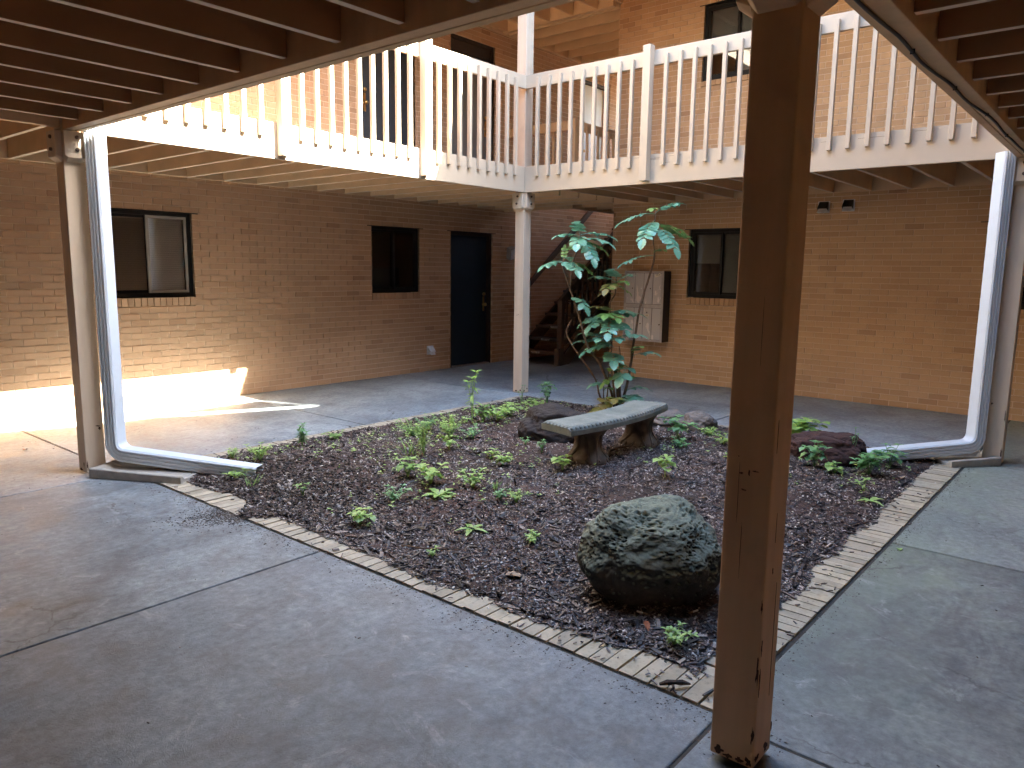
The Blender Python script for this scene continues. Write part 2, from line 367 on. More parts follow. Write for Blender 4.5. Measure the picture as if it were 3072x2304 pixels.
def mail_mat():
    m, nt, b = new_mat('peeling_grey_paint')
    p = coord(nt, 'pos', (1, 1, .45))
    f = noise_n(nt, p, 9, 5, .6, .4)
    c = mixc(nt, ramp(nt, f, [(.585, (0,0,0)), (.60, (1,)*3)]), (.52,.49,.47), (.74,.67,.62))
    nt.links.new(c, b.inputs['Base Color']); b.inputs['Roughness'].default_value = .5; b.inputs['Metallic'].default_value = .1
    return m
M['mail'] = mail_mat()
M['mail_frame'] = pmat('worn_grey_frame', (.46,.41,.375), .5, .15, 12, bumps=0)
M['mail_side'] = pmat('dark_grey_enamel', (.04,.034,.03), .5, .1, 5, bumps=0)

# ------------------------------------------------------------------ layout (metres)
A, B = 5.1135, 5.0906           # post lines: far side along Y, right side along X
YW, XW = 7.39, 7.371            # wall faces
H, HF = 2.46, 2.76              # deck fascia bottom and top
CR = .0682                      # brick course
def mound(x, y):
    d = min(x-.375, 4.72-x, y-.36, 4.74-y); t = min(max(d/1.1, 0), 1)
    return .012 + .085*t*t*(3-2*t) + .012*(noise.noise(Vector((x*2.2, y*2.2, 0))))*t

# ------------------------------------------------------------------ ground and paving
MB().add([(-400,-400,-.12),(400,-400,-.12),(400,400,-.12),(-400,400,-.12)], [(0,1,2,3)]).build('ground', M['ground'], kind='structure')
MB().add([(-2.9,-2.5,-.007),(12.5,-2.5,-.007),(12.5,7.6,-.007),(-2.9,7.6,-.007)], [(0,1,2,3)]).build('joint_bed', M['paver_joint'], kind='structure')
pave = thing('concrete_walkway', None, None, (2.5,2.5,0), kind='structure')
def slab(x0, x1, y0, y1, mt='concrete'):
    g = .0075
    MB().box(x0+g, x1-g, y0+g, y1-g, -.10, random.uniform(-.0012, .0012)).build('concrete_slab', M[mt], pave, bevel=.006)
for a, b in ((-2.8,.126),(.126,2.44),(2.44,4.94),(4.94,7.6)): slab(a, b, -2.4, .148, 'concrete_shaded' if a < 2 else 'concrete')
for a, b in ((.148,2.485),(2.485,4.86)): slab(-2.8, .165, a, b, 'concrete_shaded')
for a, b in ((.148,2.495),(2.495,4.94)): slab(4.935, 7.6, a, b)
for a, b in ((-2.8,.118),(.118,2.47),(2.47,4.95),(4.95,7.6),(7.6,10),(10,12.4)): slab(a, b, 4.94 if a > -1 else 4.86, 7.6)

border = thing('planter_border', None, None, (2.5,2.5,0), kind='structure')
unit = MB().box(-.5,.5,-.5,.5,-1,0); pm = bpy.data.meshes.new('paver')
pm.from_pydata(unit.v, [], unit.f); pm.materials.append(M['paver'])
def paver(cx, cy, lx, ly):
    o = bpy.data.objects.new('brick', pm); C.objects.link(o); o.parent = border
    o.matrix_parent_inverse = WM[border].inverted()
    o.location = (cx+random.gauss(0,.0012), cy+random.gauss(0,.0012), .004+random.gauss(0,.0015)); o.scale = (lx, ly, .06)
    o.rotation_euler = (random.gauss(0,.006), random.gauss(0,.006), random.gauss(0,.008))
n = 69
for i in range(n):
    t = .168 + .0692*(i+.5)
    paver(.2735, t, .2, .0615); paver(4.822, t, .2, .0615)
for i in range(n-6):
    t = .380 + .0688*(i+.5)
    if t > 4.70: continue
    paver(t, .2615, .0615, .2); paver(t, 4.836, .0615, .2)

# ------------------------------------------------------------------ brick walls
def project(P):
    d = Vector(P) - CAM; f = VF.dot(d)
    return (.5 + 2251.35/3072*VR.dot(d)/f, .5 + 2251.35/2304*VU.dot(d)/f, f) if f > .1 else (9,9,1)
cm = scene.camera.matrix_world.to_3x3(); VR, VU, VF = cm.col[0].copy(), cm.col[1].copy(), -cm.col[2]
bu = MB().box(-.5,.5,-.04,0,-.5,.5); bme = {}
for k in ('brick', 'brick2'):
    q = bpy.data.meshes.new('brick'); q.from_pydata([(x, y, z) for x, y, z in bu.v], [], bu.f); q.materials.append(M[k]); bme[k] = q
def wall(th, mat, along, s0, s1, z0, z1, openings, keep, facing=-1):
    """along 'x' or 'y'; the face lies at YW / XW and looks towards minus Y / minus X"""
    face = YW if along == 'x' else XW
    def P(s, d, z): return (s, face-d, z) if along == 'x' else (face-d, s, z)
    ss = sorted({s0, s1, *[o[0] for o in openings], *[o[1] for o in openings]}); zs = sorted({z0, z1, *[o[2] for o in openings], *[o[3] for o in openings]})
    core = MB()
    for a, b in zip(ss, ss[1:]):
        for c, d in zip(zs, zs[1:]):
            if any(o[0] <= a and b <= o[1] and o[2] <= c and d <= o[3] for o in openings): continue
            p, q = P(a, -.005, c), P(b, -.20, d)
            core.box(min(p[0],q[0]), max(p[0],q[0]), min(p[1],q[1]), max(p[1],q[1]), c, d)
    core.build('mortar', M['mortar'], th)
    bricks = []; r = random.Random(3)
    for k in range(int(z0/CR), int(z1/CR)+1):
        a0, a1 = k*CR, (k+1)*CR
        if a1 > z1+.01: break
        blocks = [(o[0], o[1]) for o in openings if o[2] < a1-.01 and o[3] > a0+.01]
        x = s0 - .2032*r.choice((0,)) + (0 if k % 2 else -.1016)
        while x < s1:
            iv = [(max(x, s0)+.0045, min(x+.2032, s1)-.0045)]
            for (p, q) in blocks:
                nv = []
                for (u, v) in iv:
                    if q <= u or p >= v: nv.append((u, v)); continue
                    if u < p-.02: nv.append((u, p))
                    if v > q+.02: nv.append((q, v))
                iv = nv
            for (u, v) in iv:
                if v-u > .02: bricks.append((u, v, a0+.0045, a1-.0045, r.gauss(0, .0013)))
            x += .2032
    scored = []
    for i, (u, v, c, d, e) in enumerate(bricks):
        px, py, f = project(P((u+v)/2, 0, (c+d)/2))
        if 0 < px < 1 and 0 < py < 1 and (d < 2.46 or c > 3.1):
            cs = abs(((Vector(P((u+v)/2,0,c))-CAM).normalized())[1 if along == 'x' else 0])
            scored.append((-(v-u)*(d-c)*cs/f**2, i))
    scored.sort(); top = {i for _, i in scored[:keep]}
    rest = []
    for i, (u, v, c, d, e) in enumerate(bricks):
        if i in top:
            o = bpy.data.objects.new('brick', bme[mat]); C.objects.link(o); o.parent = th; o.matrix_parent_inverse = WM[th].inverted()
            o.location = P((u+v)/2, e, (c+d)/2)
            if along == 'x': o.rotation_euler = (0,0,math.pi)
            else: o.rotation_euler = (0,0,math.pi/2)
            o.scale = (v-u, 1, d-c)
        else: rest.append((u, v, c, d, e))
    vs = np.array([[P(u,e,c),P(v,e,c),P(v,e,d),P(u,e,d),P(u,e-.03,c),P(v,e-.03,c),P(v,e-.03,d),P(u,e-.03,d)] for u, v, c, d, e in rest]).reshape(-1,3)
    fq = np.array([(0,1,2,3),(0,4,5,1),(1,5,6,2),(2,6,7,3),(3,7,4,0)])
    if along == 'y': fq = fq[:, ::-1]
    fs = (fq[None] + (np.arange(len(rest))*8)[:,None,None]).reshape(-1,4)
    link('brick_courses', npmesh('brick_courses', vs, fs), M[mat], th, kind='stuff')
    return P
def sill_bricks(th, P, mat, s0, s1, z0, z1):
    k = round((s1-s0)/.069); w = (s1-s0)/k
    for i in range(k):
        a, b = P(s0+i*w+.004, .012+random.gauss(0,.001), z0+.006), P(s0+(i+1)*w-.004, -.06, z1-.006)
        MB().box(min(a[0],b[0]),max(a[0],b[0]),min(a[1],b[1]),max(a[1],b[1]),z0+.006,z1-.006).build('brick', M[mat], th)
def pbox(mb, P, s0, s1, d0, d1, z0, z1):
    a, b = P(s0, d0, z0), P(s1, d1, z1)
    return mb.box(min(a[0],b[0]),max(a[0],b[0]),min(a[1],b[1]),max(a[1],b[1]),z0,z1)
def window(th, P, s0, s1, z0, z1, frame='frame_dark', split=.5, blind=(0,0), bm_=('blind','blind'), sash=None):
    f = MB(); w = .045
    for a in ((s0, s0+w, z0, z1), (s1-w, s1, z0, z1), (s0+w, s1-w, z0, z0+w), (s0+w, s1-w, z1-w, z1)): pbox(f, P, a[0], a[1], -.035, -.11, a[2], a[3])
    fo = f.build('window', M['frame_dark'], th, bevel=.003)
    m = s0 + (s1-s0)*split
    def rect(name, a, b, d, mt, t=.03):
        q = MB()
        for e in ((a, a+t, z0+w, z1-w), (b-t, b, z0+w, z1-w), (a+t, b-t, z0+w, z0+w+t), (a+t, b-t, z1-w-t, z1-w)): pbox(q, P, e[0], e[1], d, d-.022, e[2], e[3])
        q.build(name, M[mt], fo, bevel=.002)
        pbox(MB(), P, a+t-.003, b-t+.003, d-.009, d-.013, z0+w+t-.003, z1-w-t+.003).build('pane', M['glass'], fo)
    rect('sash', s0+w, m+.015, -.072, frame if sash is None else sash[0]); rect('sash', m-.015, s1-w, -.047, frame if sash is None else sash[1])
    room = MB()
    p, q = P(s0-.1, -.21, z0), P(s1+.1, -.9, z1)
    x0, x1, y0, y1 = min(p[0],q[0]), max(p[0],q[0]), min(p[1],q[1]), max(p[1],q[1])
    room.box(x0, x1, y0, y1, z0-.1, z1+.1)
    near = {'x': 2, 'y': 5}['x' if abs(P(1,0,0)[0]-1) < 1e-6 else 'y']
    room.f.pop(near); room.build('dark_interior', M['room'], fo)
    for k, (on, mt) in enumerate(((blind[0], bm_[0]), (blind[1], bm_[1]))):
        if not on: continue
        a, b = (s0+w+.02, m) if k == 0 else (m, s1-w-.02)
        q = MB(); zz = z0+w+.03+(1-on)*(z1-z0-.15)
        while zz < z1-w:
            pbox(q, P, a, b, -.105, -.111, zz, zz+.0225); zz += .0235
        q.build('blind', M[mt], fo)
    return fo
def lintel(th, P, s0, s1, z):
    pbox(MB(), P, s0-.07, s1+.07, .004, -.09, z-.008, z+.002).build('steel_lintel', M['frame_dark'], th)

def door(th, P, s0, s1, z0, z1, mat, hs, transom=0, knob='brass', fm='wood_dark'):
    f = MB(); w = .055
    for a in ((s0, s0+w, z0, z1), (s1-w, s1, z0, z1), (s0+w, s1-w, z1-w, z1)): pbox(f, P, a[0], a[1], -.03, -.15, a[2], a[3])
    if transom: pbox(f, P, s0+w, s1-w, -.05, -.14, z1-w-transom, z1-w-.001)
    d = pbox(MB(), P, s0+w+.003, s1-w-.003, -.085, -.125, z0+.02, z1-w-transom-.004).build('door', M[mat], th, bevel=.003)
    f.build('door_frame', M[fm], d, bevel=.003)
    pbox(MB(), P, s0+.001, s1-.001, -.153, -.198, z0, z1-.001).build('dark_interior', M['room'], d)
    pbox(MB(), P, s0+w, s1-w, -.01, -.14, z0+.002, z0+.018).build('threshold', M['alum'], d)
    hx = s0+w+.07 if hs < 0 else s1-w-.07
    k = MB()
    c = Vector(P(hx, -.085, z0+1.14)); o = Vector(P(hx, -.04, z0+1.14)) - c
    k.tube([c, c+o*.5, c+o*.6], [.028, .028, .012], 12)
    k.build('deadbolt', M[knob], d, smooth=True)
    k = MB(); c = Vector(P(hx, -.085, z0+.97)); k.tube([c, c+o*.12], [.03,.03], 12); k.tube([c+o*.1, c+o*.7], [.012,.012], 10)
    k.tube([c+o*.6, c+o*.8, c+o*1.15, c+o*1.3], [.014,.027,.027,.012], 12); k.build('door_knob', M[knob], d, smooth=True)
    k = MB(); c = Vector(P(hx, -.08, z0+1.0)); pbox(k, P, hx-.022, hx+.022, -.0845, -.081, z0+.86, z0+1.1); k.build('latch_plate', M[knob], d)
    return d

lw = thing('brick_wall', 'long tan brick wall with dark blue door and big sliding window', 'wall', (3,YW,0))
W1, W2, DR = (1.09,2.045,1.195,31*CR), (4.59,5.485,1.195,31*CR), (6.13,7.10,0,31*CR)
U1, U2, U3 = (4.45,5.42,HF,73*CR), (6.13,7.12,HF,73*CR), (9.55,10.42,HF,73*CR)
PL = wall(lw, 'brick', 'x', -2.75, 12.4, 0, 5.43, [(W1[0],W1[1],16*CR,W1[3]), (W2[0],W2[1],16*CR,W2[3]), DR, U1, U2, U3], 300)
for w in (W1, W2): sill_bricks(lw, PL, 'brick', w[0], w[1], 16*CR, 1.195); lintel(lw, PL, w[0], w[1], 31*CR)
lintel(lw, PL, DR[0], DR[1], 31*CR)
window(lw, PL, *W1, sash=('frame_dark','frame_grey'), blind=(1,1), bm_=('blind_dark','blind'))
window(lw, PL, *W2, blind=(.55,1), bm_=('blind_grey','blind_grey'))
door(lw, PL, *DR, 'door_navy', 1)
door(lw, PL, *U1, 'door_slate', -1)
door(lw, PL, *U2, 'door_grey', 1, transom=.16)
door(lw, PL, *U3, 'white', -1)

rw = thing('brick_wall', 'golden brick wall with mailboxes and two metal vent hoods', 'wall', (XW,2,0))
W3, W4, W5 = (3.13,4.035,1.195,31*CR), (-.42,.54,1.195,31*CR), (3.05,3.97,4.03,73*CR)
PR = wall(rw, 'brick2', 'y', -2.4, 5.27, 0, 5.43, [(w[0],w[1],(16*CR if w[2] < 3 else 58*CR),w[3]) for w in (W3,W4,W5)], 300)
for w in (W3, W4): sill_bricks(rw, PR, 'brick2', w[0], w[1], 16*CR, 1.195); lintel(rw, PR, w[0], w[1], 31*CR)
sill_bricks(rw, PR, 'brick2', W5[0], W5[1], 58*CR, 4.03); lintel(rw, PR, W5[0], W5[1], 73*CR)
for w in (W3, W4, W5): window(rw, PR, *w, blind=(1,.5), bm_=('blind_grey','blind_grey'))
MB().box(XW+.19, 12.4, 5.13, 5.268, 0, 5.43).build('return_wall', M['brickwork'], rw)

# walls behind and beside the photographer and at the end of the stair recess
MB().box(-3.0, -2.8, -2.6, 7.6, -.1, 5.44).build('brick_wall', M['brickwork'], label='plain brick wall behind the near walkway', cat='wall')
MB().box(-2.8, 7.6, -2.6, -2.4, -.1, 5.44).build('brick_wall', M['brickwork'], label='plain brick wall along the walkway beside the near post', cat='wall')
MB().box(12.4, 12.6, 5.0, 7.6, -.1, 4.3).build('brick_wall', M['brickwork'], label='brick end wall of the stair recess', cat='wall')

# ------------------------------------------------------------------ timber posts
def post(x, y, label, s=.0698, lo=.006, mt='post_cream'):
    p = thing('timber_post', label, 'post', (x,y,0), 'square beige timber posts at the corners of the court')
    MB().box(x-s, x+s, y-s, y+s, lo, 5.2).build('shaft', M[mt], p, bevel=.006)
    for i, (dx, dy) in enumerate(((1,0),(-1,0),(0,1),(0,-1))):
        n_ = Vector((dx, dy, 0)); t = Vector((-dy, dx, 0)); c = Vector((x, y, 0)) + n_*(s+.0015)
        q = MB(); w = s+.004
        poly = [(-w, H-.005), (-w, 2.27), (-w+.022, 2.245), (w-.022, 2.245), (w, 2.27), (w, H-.005)]
        ring = lambda d: [c + n_*d + t*a + Vector((0,0,b)) for a, b in poly]
        poly2 = [(-w, H-.005), (-w, 2.29), (-w+.022, 2.275), (w-.022, 2.275), (w, 2.29), (w, H-.005)]
        r2 = [c + n_*.046 + t*a + Vector((0,0,b)) for a, b in poly2]
        q.loft([ring(0), r2]); bo = q.build('bracket_block', M[mt], p, bevel=.003)
        for zz in (2.33, 2.415):
            c2 = c + n_*.044 + t*random.uniform(-.012,.012) + Vector((0,0,zz)); k = MB()
            k.tube([c2, c2+n_*.014, c2+n_*.018], [.013,.013,.007], 8); k.build('bolt', M['bolt'], bo, smooth=False)
    return p
np_ = post(-.006, .008, 'tall square brown timber post in the foreground, beside the mossy boulder', s=.0712, lo=.018, mt='beige')
MB().box(-.05, .038, -.036, .052, 0, .02).build('base_plate', M['bolt'], np_)
lp = post(0, A, 'square cream timber post with white downspout and long splash block, left of photo')
rp = post(B, 0, 'square cream timber post at far right behind the white downspout')
fp = post(B, A, 'pale square timber post at the inner corner of the balcony, near the blue door')
def chips(p, pts, axis, plane):          # bare wood where the paint has flaked off
    for (a, z, w, h) in pts:
        k = 15; poly = []
        for i in range(k):
            t = 2*math.pi*i/k; r_ = random.uniform(.35, 1.1); u, v = a+math.cos(t)*w*r_, z+math.sin(t)*h*r_
            poly.append((plane, u, v) if axis == 'x' else (u, plane, v))
        q = MB().prism(poly, (-.0012,0,0) if axis == 'x' else (0,-.0012,0)); q.build('paint_flake', M['chip'], p)
chips(np_, [(.050,.040,.020,.016),(.018,.030,.022,.010),(-.02,.034,.014,.012),(-.05,.04,.014,.016),(-.056,.13,.006,.03),(-.058,.34,.005,.05),(-.06,.55,.004,.03),(.03,.95,.01,.003),(.005,.955,.003,.016),(-.012,.962,.014,.003),(.018,.90,.01,.003),(.04,1.0,.003,.003)], 'x', -.006-.0712)
chips(np_, [(.02,.05,.02,.02),(-.05,.045,.02,.012),(-.02,.65,.004,.012),(.06,.10,.006,.02),(-.068,.30,.006,.06),(-.068,.42,.004,.03)], 'y', .008-.0712)
for _ in range(3):
    chips(np_, [(random.uniform(-.05,.06), random.uniform(.2,2.2), random.uniform(.0006,.0012), random.uniform(.05,.22))], 'x', -.006-.0712)
    chips(np_, [(random.uniform(-.06,.05), random.uniform(.2,2.2), random.uniform(.0006,.0012), random.uniform(.05,.22))], 'y', .008-.0712)
chips(fp, [(A+.02,.03,.02,.012),(A-.05,.04,.012,.02),(A+.02,.98,.012,.004),(A+.0,.99,.004,.008)], 'x', B-.0698)
chips(fp, [(B-.02,.03,.02,.012),(B+.04,.05,.012,.012)], 'y', A-.0698)
chips(lp, [(A+.02,.02,.03,.012),(A-.03,.06,.01,.03)], 'x', -.0698)
chips(lp, [(-.03,.025,.03,.014),(.03,.35,.02,.006),(.04,.33,.012,.014),(-.06,.06,.008,.04)], 'y', A-.0698)
chips(rp, [(.0,.03,.02,.01),(.04,.5,.012,.012),(-.06,.10,.008,.05),(-.06,.4,.006,.08)], 'x', B-.0698)

# ------------------------------------------------------------------ decks
def boards_x(p, x0, x1, y0, y1, zt=HF-.004):     # planks running along X
    k = max(1, round((y1-y0)/.142)); w = (y1-y0)/k
    for i in range(k): MB().box(x0, x1, y0+i*w+.002, y0+(i+1)*w-.002, 2.742, zt).build('deck_board', M['deckboard'], p)
def boards_y(p, x0, x1, y0, y1, zt=HF-.004):
    k = max(1, round((x1-x0)/.142)); w = (x1-x0)/k
    for i in range(k): MB().box(x0+i*w+.002, x0+(i+1)*w-.002, y0, y1, 2.742, zt).build('deck_board', M['deckboard'], p)
JZ0, JZ1 = 2.498, 2.740
def joist(p, x0, x1, y0, y1, z0, z1, mt='joist'):      # underside paler than the sides: floor bounce put into the colour
    o = MB().box(x0, x1, y0, y1, z0, z1).build('joist', M[mt], p, bevel=.003)
    o.data.materials.append(M['joist_lit_edge'])
    for f in o.data.polygons:
        if f.normal.z < -.9: f.material_index = 1
    return o
FY, FX = 5.028, 5.005            # outer planes of the balcony fascias
ld = thing('balcony_deck', 'cream balcony with balusters along the wall with the blue door, partly sunlit', 'balcony', (2.5,6.2,0), 'upper level decks around the court')
MB().box(.062, B-.052, FY, FY+.040, H, HF).build('fascia_board', M['cream'], ld, bevel=.004)
MB().box(-2.78, .02, 5.062, 5.11, H+.02, HF-.022).build('edge_beam', M['joist'], ld, bevel=.004)
MB().box(.10, B-.08, FY+.043, FY+.08, H+.045, HF-.022).build('rim_joist', M['joist'], ld, bevel=.003)
MB().box(-2.78, 7.36, YW-.045, YW-.004, JZ0-.003, JZ1-.003).build('ledger', M['joist'], ld, bevel=.003)
x = 1.585 - .425*10
while x < 7.3:
    joist(ld, x-.019, x+.019, 5.115, YW-.05, JZ0+random.uniform(-.003,.003), JZ1); x += .425
boards_x(ld, -2.78, 7.36, 5.07, YW-.01)
for x in (7.62, 8.04, 8.46, 8.88, 9.30, 9.72, 10.14, 10.56): MB().box(x-.019, x+.019, 5.275, 6.0, JZ0, JZ1).build('joist', M['joist'], ld, bevel=.003)
MB().box(7.37, 11.0, 6.005, 6.05, JZ0-.03, JZ1+.02).build('stair_header', M['joist'], ld, bevel=.003)
MB().box(7.37, 7.41, 6.055, YW-.01, JZ0-.03, JZ1).build('stair_trimmer', M['joist'], ld, bevel=.003)
boards_x(ld, 7.365, 12.3, 5.275, 6.045); boards_x(ld, 11.0, 12.3, 6.05, YW-.01)
MB().box(.10, B-.075, FY, FY+.040, 3.650, 3.802).build('top_rail', M['cream'], ld, bevel=.005)
def baluster(p, c, axis, plane):
    a, b = 2.637+random.uniform(-.006,.006), 3.745+random.uniform(-.006,.006); w = .0195; q = MB()
    if axis == 'x': q.box(c-w, c+w, plane-.040, plane-.0005, a, b)
    else: q.box(plane-.040, plane-.0005, c-w, c+w, a, b)
    q.build('baluster', M['cream'], p, bevel=.004)
def rail_post(p, c, axis, plane):
    w = .0445; q = MB()
    if axis == 'x': q.box(c-w, c+w, plane-.09, plane-.0007, 2.485, 3.845)
    else: q.box(plane-.09, plane-.0007, c-w, c+w, 2.485, 3.845)
    q.build('rail_post', M['cream'], p, bevel=.004)
for c in [.192,.351]+[.51+.1595*k for k in range(7)]+[1.872+.1592*k for k in range(9)]+[3.548+.1563*k for k in range(9)]: baluster(ld, c, 'x', FY)
for c in (1.672, 3.345): rail_post(ld, c, 'x', FY)

rd = thing('balcony_deck', 'cream balcony with balusters along the wall with the mailboxes, in shade', 'balcony', (6.2,2.5,0), 'upper level decks around the court')
MB().box(FX, FX+.040, .062, A-.052, H, HF).build('fascia_board', M['cream'], rd, bevel=.004)
MB().box(FX+.043, FX+.08, .10, A-.08, H+.045, HF-.022).build('rim_joist', M['joist'], rd, bevel=.003)
MB().box(XW-.045, XW-.004, -2.35, 5.25, JZ0-.003, JZ1-.003).build('ledger', M['joist'], rd, bevel=.003)
y = .906 - .42*7
while y < 4.95:
    joist(rd, 5.09, XW-.05, y-.019, y+.019, JZ0+random.uniform(-.003,.003), JZ1); y += .42
boards_y(rd, 5.05, XW-.01, -2.35, 5.06)
MB().box(FX, FX+.040, .10, A-.075, 3.652, 3.804).build('top_rail', M['cream'], rd, bevel=.005)
for c in [.20]+[.36+.1615*k for k in range(8)]+[1.651]+[2.37+.159*k for k in range(6)]+[3.566+.1581*k for k in range(9)]: baluster(rd, c, 'y', FX)
for c in (1.86, 3.362): rail_post(rd, c, 'y', FX)
baluster(rd, 2.05, 'y', FX); baluster(rd, 2.21, 'y', FX)

for i in range(9):                            # split paint along the grain of the fascia
    yy = random.choice((3.2,3.3,3.1,2.3,1.5,1.2,.8,1.0,3.4))+random.uniform(-.1,.1); zz = random.uniform(2.66,2.75)
    MB().box(FX-.0008, FX+.002, yy-random.uniform(.03,.12), yy+random.uniform(.03,.12), zz, zz+.0022).build('paint_crack', M['chip'], rd)

nl = thing('overhead_deck', 'dark underside of the deck overhead with pale joist edges, upper left', 'deck', (-1.4,2.5,0), 'upper level decks around the court')
MB().box(.010, .056, .06, 5.026, H, HF).build('fascia_board', M['beige'], nl, bevel=.004)
MB().box(-.060, .0085, -2.35, 5.05, H+.003, HF-.02).build('edge_beam', M['beige'], nl, bevel=.004)
MB().box(-2.79, -2.75, -2.35, 5.05, JZ0-.003, JZ1-.003).build('ledger', M['joist'], nl, bevel=.003)
y = 1.13 - .4045*8
while y < 4.95:
    joist(nl, -2.745, -.063, y-.019, y+.019, JZ0+random.uniform(-.003,.003), JZ1, 'joist_shaded'); y += .4045
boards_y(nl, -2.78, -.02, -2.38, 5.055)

nr = thing('overhead_deck', 'dark underside of the deck overhead with cable along its edge, upper right', 'deck', (2.5,-1.2,0), 'upper level decks around the court')
MB().box(.06, 5.003, .010, .056, H, HF).build('fascia_board', M['beige'], nr, bevel=.004)
MB().box(.02, 5.03, -.068, .0085, H+.003, HF-.02).build('edge_beam', M['beige'], nr, bevel=.004)
MB().box(.02, 5.03, -2.38, -2.34, JZ0-.003, JZ1-.003).build('ledger', M['joist'], nr, bevel=.003)
x = 1.03 - .405*2
while x < 5.0:
    joist(nr, x-.019, x+.019, -2.335, -.071, JZ0+random.uniform(-.003,.003), JZ1, 'joist_shaded'); x += .405
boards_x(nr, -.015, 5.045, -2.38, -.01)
# cable stapled along that beam
pts = []
for i in range(60):
    t = i/59; xx = .15+4.8*t
    sag = .012*math.sin(t*9)+.02*noise.noise(Vector((t*7,0,0)))
    pts.append((xx, -.02+.025*math.sin(t*5)+sag, H-.004-.006*abs(math.sin(t*math.pi*5))))
cb = thing('cable', 'black cable sagging along the underside of the upper right beam', 'cable', (2.5,-.04,H))
MB().tube(pts, .007, 6).build('wire', M['black_rubber'], cb, smooth=True)
for i in (5, 15, 25, 35, 45, 55):
    p = Vector(pts[i]); MB().box(p.x-.003, p.x+.003, p.y-.009, p.y+.009, p.z-.0085, H+.013).build('cable_clip', M['black_rubber'], cb)

# ------------------------------------------------------------------ roofs over the upper walkways
RZ0, RZ1, RT = 5.20, 5.44, 6.20
r1 = thing('flat_roof', 'beige joisted roof over the upper walkway and stair recess', 'roof', (6,6.2,5.2))
MB().box(-3.0, 12.3, 5.0, 7.6, RZ1, RZ1+.1).build('roof_sheathing', M['joist_roof'], r1)
MB().box(.02, 4.98, 5.02, 5.06, RZ0-.02, RT).build('roof_fascia', M['cream'], r1)
MB().box(-2.75, 12.3, YW-.06, YW-.005, RZ0-.005, RZ1-.004).build('ledger', M['joist_roof'], r1, bevel=.003)
MB().box(7.225, 7.30, 5.29, YW-.065, RZ0, RZ1-.003).build('header_beam', M['joist_roof'], r1, bevel=.003)
for y in (5.15, 5.566, 5.994, 6.417, 6.84, 7.24): MB().box(4.95, 7.222, y-.019, y+.019, RZ0, RZ1-.002).build('joist', M['joist_roof'], r1, bevel=.003)
for i in range(13):
    x = 7.39+.4*i; MB().box(x-.019, x+.019, 5.28, YW-.065, RZ0, RZ1-.002).build('joist', M['joist_roof'], r1, bevel=.003)
for i in range(17):
    x = -2.4+.43*i; MB().box(x-.019, x+.019, 5.065, YW-.065, RZ0, RZ1-.002).build('joist', M['joist_roof'], r1, bevel=.003)
r2 = thing('flat_roof', 'roof over the upper walkway along the mailbox wall', 'roof', (6.2,2,5.2))
MB().box(5.0, 7.6, -2.6, 4.998, RZ1+.002, RZ1+.1).build('roof_sheathing', M['joist_roof'], r2)
MB().box(4.99, 5.03, .08, 5.0, RZ0-.02, RT).build('roof_fascia', M['cream'], r2)
for i in range(17):
    y = 4.72-.42*i; MB().box(5.035, 7.36, y-.019, y+.019, RZ0, RZ1).build('joist', M['joist_roof'], r2, bevel=.003)
r3 = thing('flat_roof', 'roof over the near walkways above the camera', 'roof', (0,-1,5.2))
MB().box(-3.0, .02, -2.6, 4.998, RZ1+.003, RZ1+.1).build('roof_sheathing', M['joist_roof'], r3)
MB().box(.022, 4.998, -2.6, .07, RZ1+.003, RZ1+.1).build('roof_sheathing', M['joist_roof'], r3)
MB().prism([(.02,.04,RZ0-.02),(4.98,.04,RZ0-.02),(4.98,.04,5.46),(4.75,.04,5.56),(3.85,.04,5.98),(3.72,.04,6.10),(3.36,.04,6.12),(3.0,.04,6.2),(2.54,.04,6.4),(1.9,.04,6.8),(1.0,.04,7.3),(.02,.04,7.8)], (0,.04,0)).build('roof_fascia', M['cream'], r3)  # unseen from the camera; right end cut to let a sliver of sun through
MB().prism([(3.84,.04,RT),(4.07,.04,6.075),(4.69,.04,5.755),(4.98,.04,5.63),(4.98,.04,RT)], (0,.04,0)).build('sun_slot_plate', M['cream'], r3)  # unseen plate added to shade the band above the sun sliver
MB().box(.02, .06, .082, 5.018, RZ0-.02, RT).build('roof_fascia', M['cream'], r3)

# ------------------------------------------------------------------ stairs in the recess
st = thing('staircase', 'dark brown open staircase rising beside the brick wall in the recess', 'stairs', (8.5,6.85,0))
SX, RUN, RISE = 7.66, .262, .197
for s in (6.385, 7.335):
    poly = [(SX-.02, s-.02, .0), (SX+.22, s-.02, .0), (SX+14*RUN+.05, s-.02, HF-.26), (SX+14*RUN+.05, s-.02, HF+.0), (SX+13.6*RUN, s-.02, HF+.0), (SX-.02, s-.02, .10)]
    MB().prism(poly, (0,.038,0)).build('stringer', M['stair_wood'], st, bevel=.003)
for k in range(13):
    x0 = SX + k*RUN; z = (k+1)*RISE
    tr = MB().box(x0-.02, x0+.275, 6.408, 7.312, z-.042, z).build('tread', M['stair_wood'], st, bevel=.004)
    if k < 5:
        q = MB()
        for i in range(7):
            a = 6.80+.027*i+random.uniform(-.004,.004); q.box(x0-.0235, x0-.0204, a, a+random.uniform(.014,.024), z-.020, z-.008+random.uniform(-.003,.003))
            if i > 0: q.box(x0-.0235, x0-.0204, a-.012, a+random.uniform(.004,.016), z-.037, z-.026)
        q.build('worn_sign', M['white'], tr)
MB().box(SX-.06, SX+.03, 6.335, 6.425, 0, 1.06).build('newel_post', M['stair_wood'], st, bevel=.006)
MB().box(SX-.12, SX-.063, 6.34, 6.42, 0, .28).build('newel_block', M['stair_wood'], st, bevel=.004)
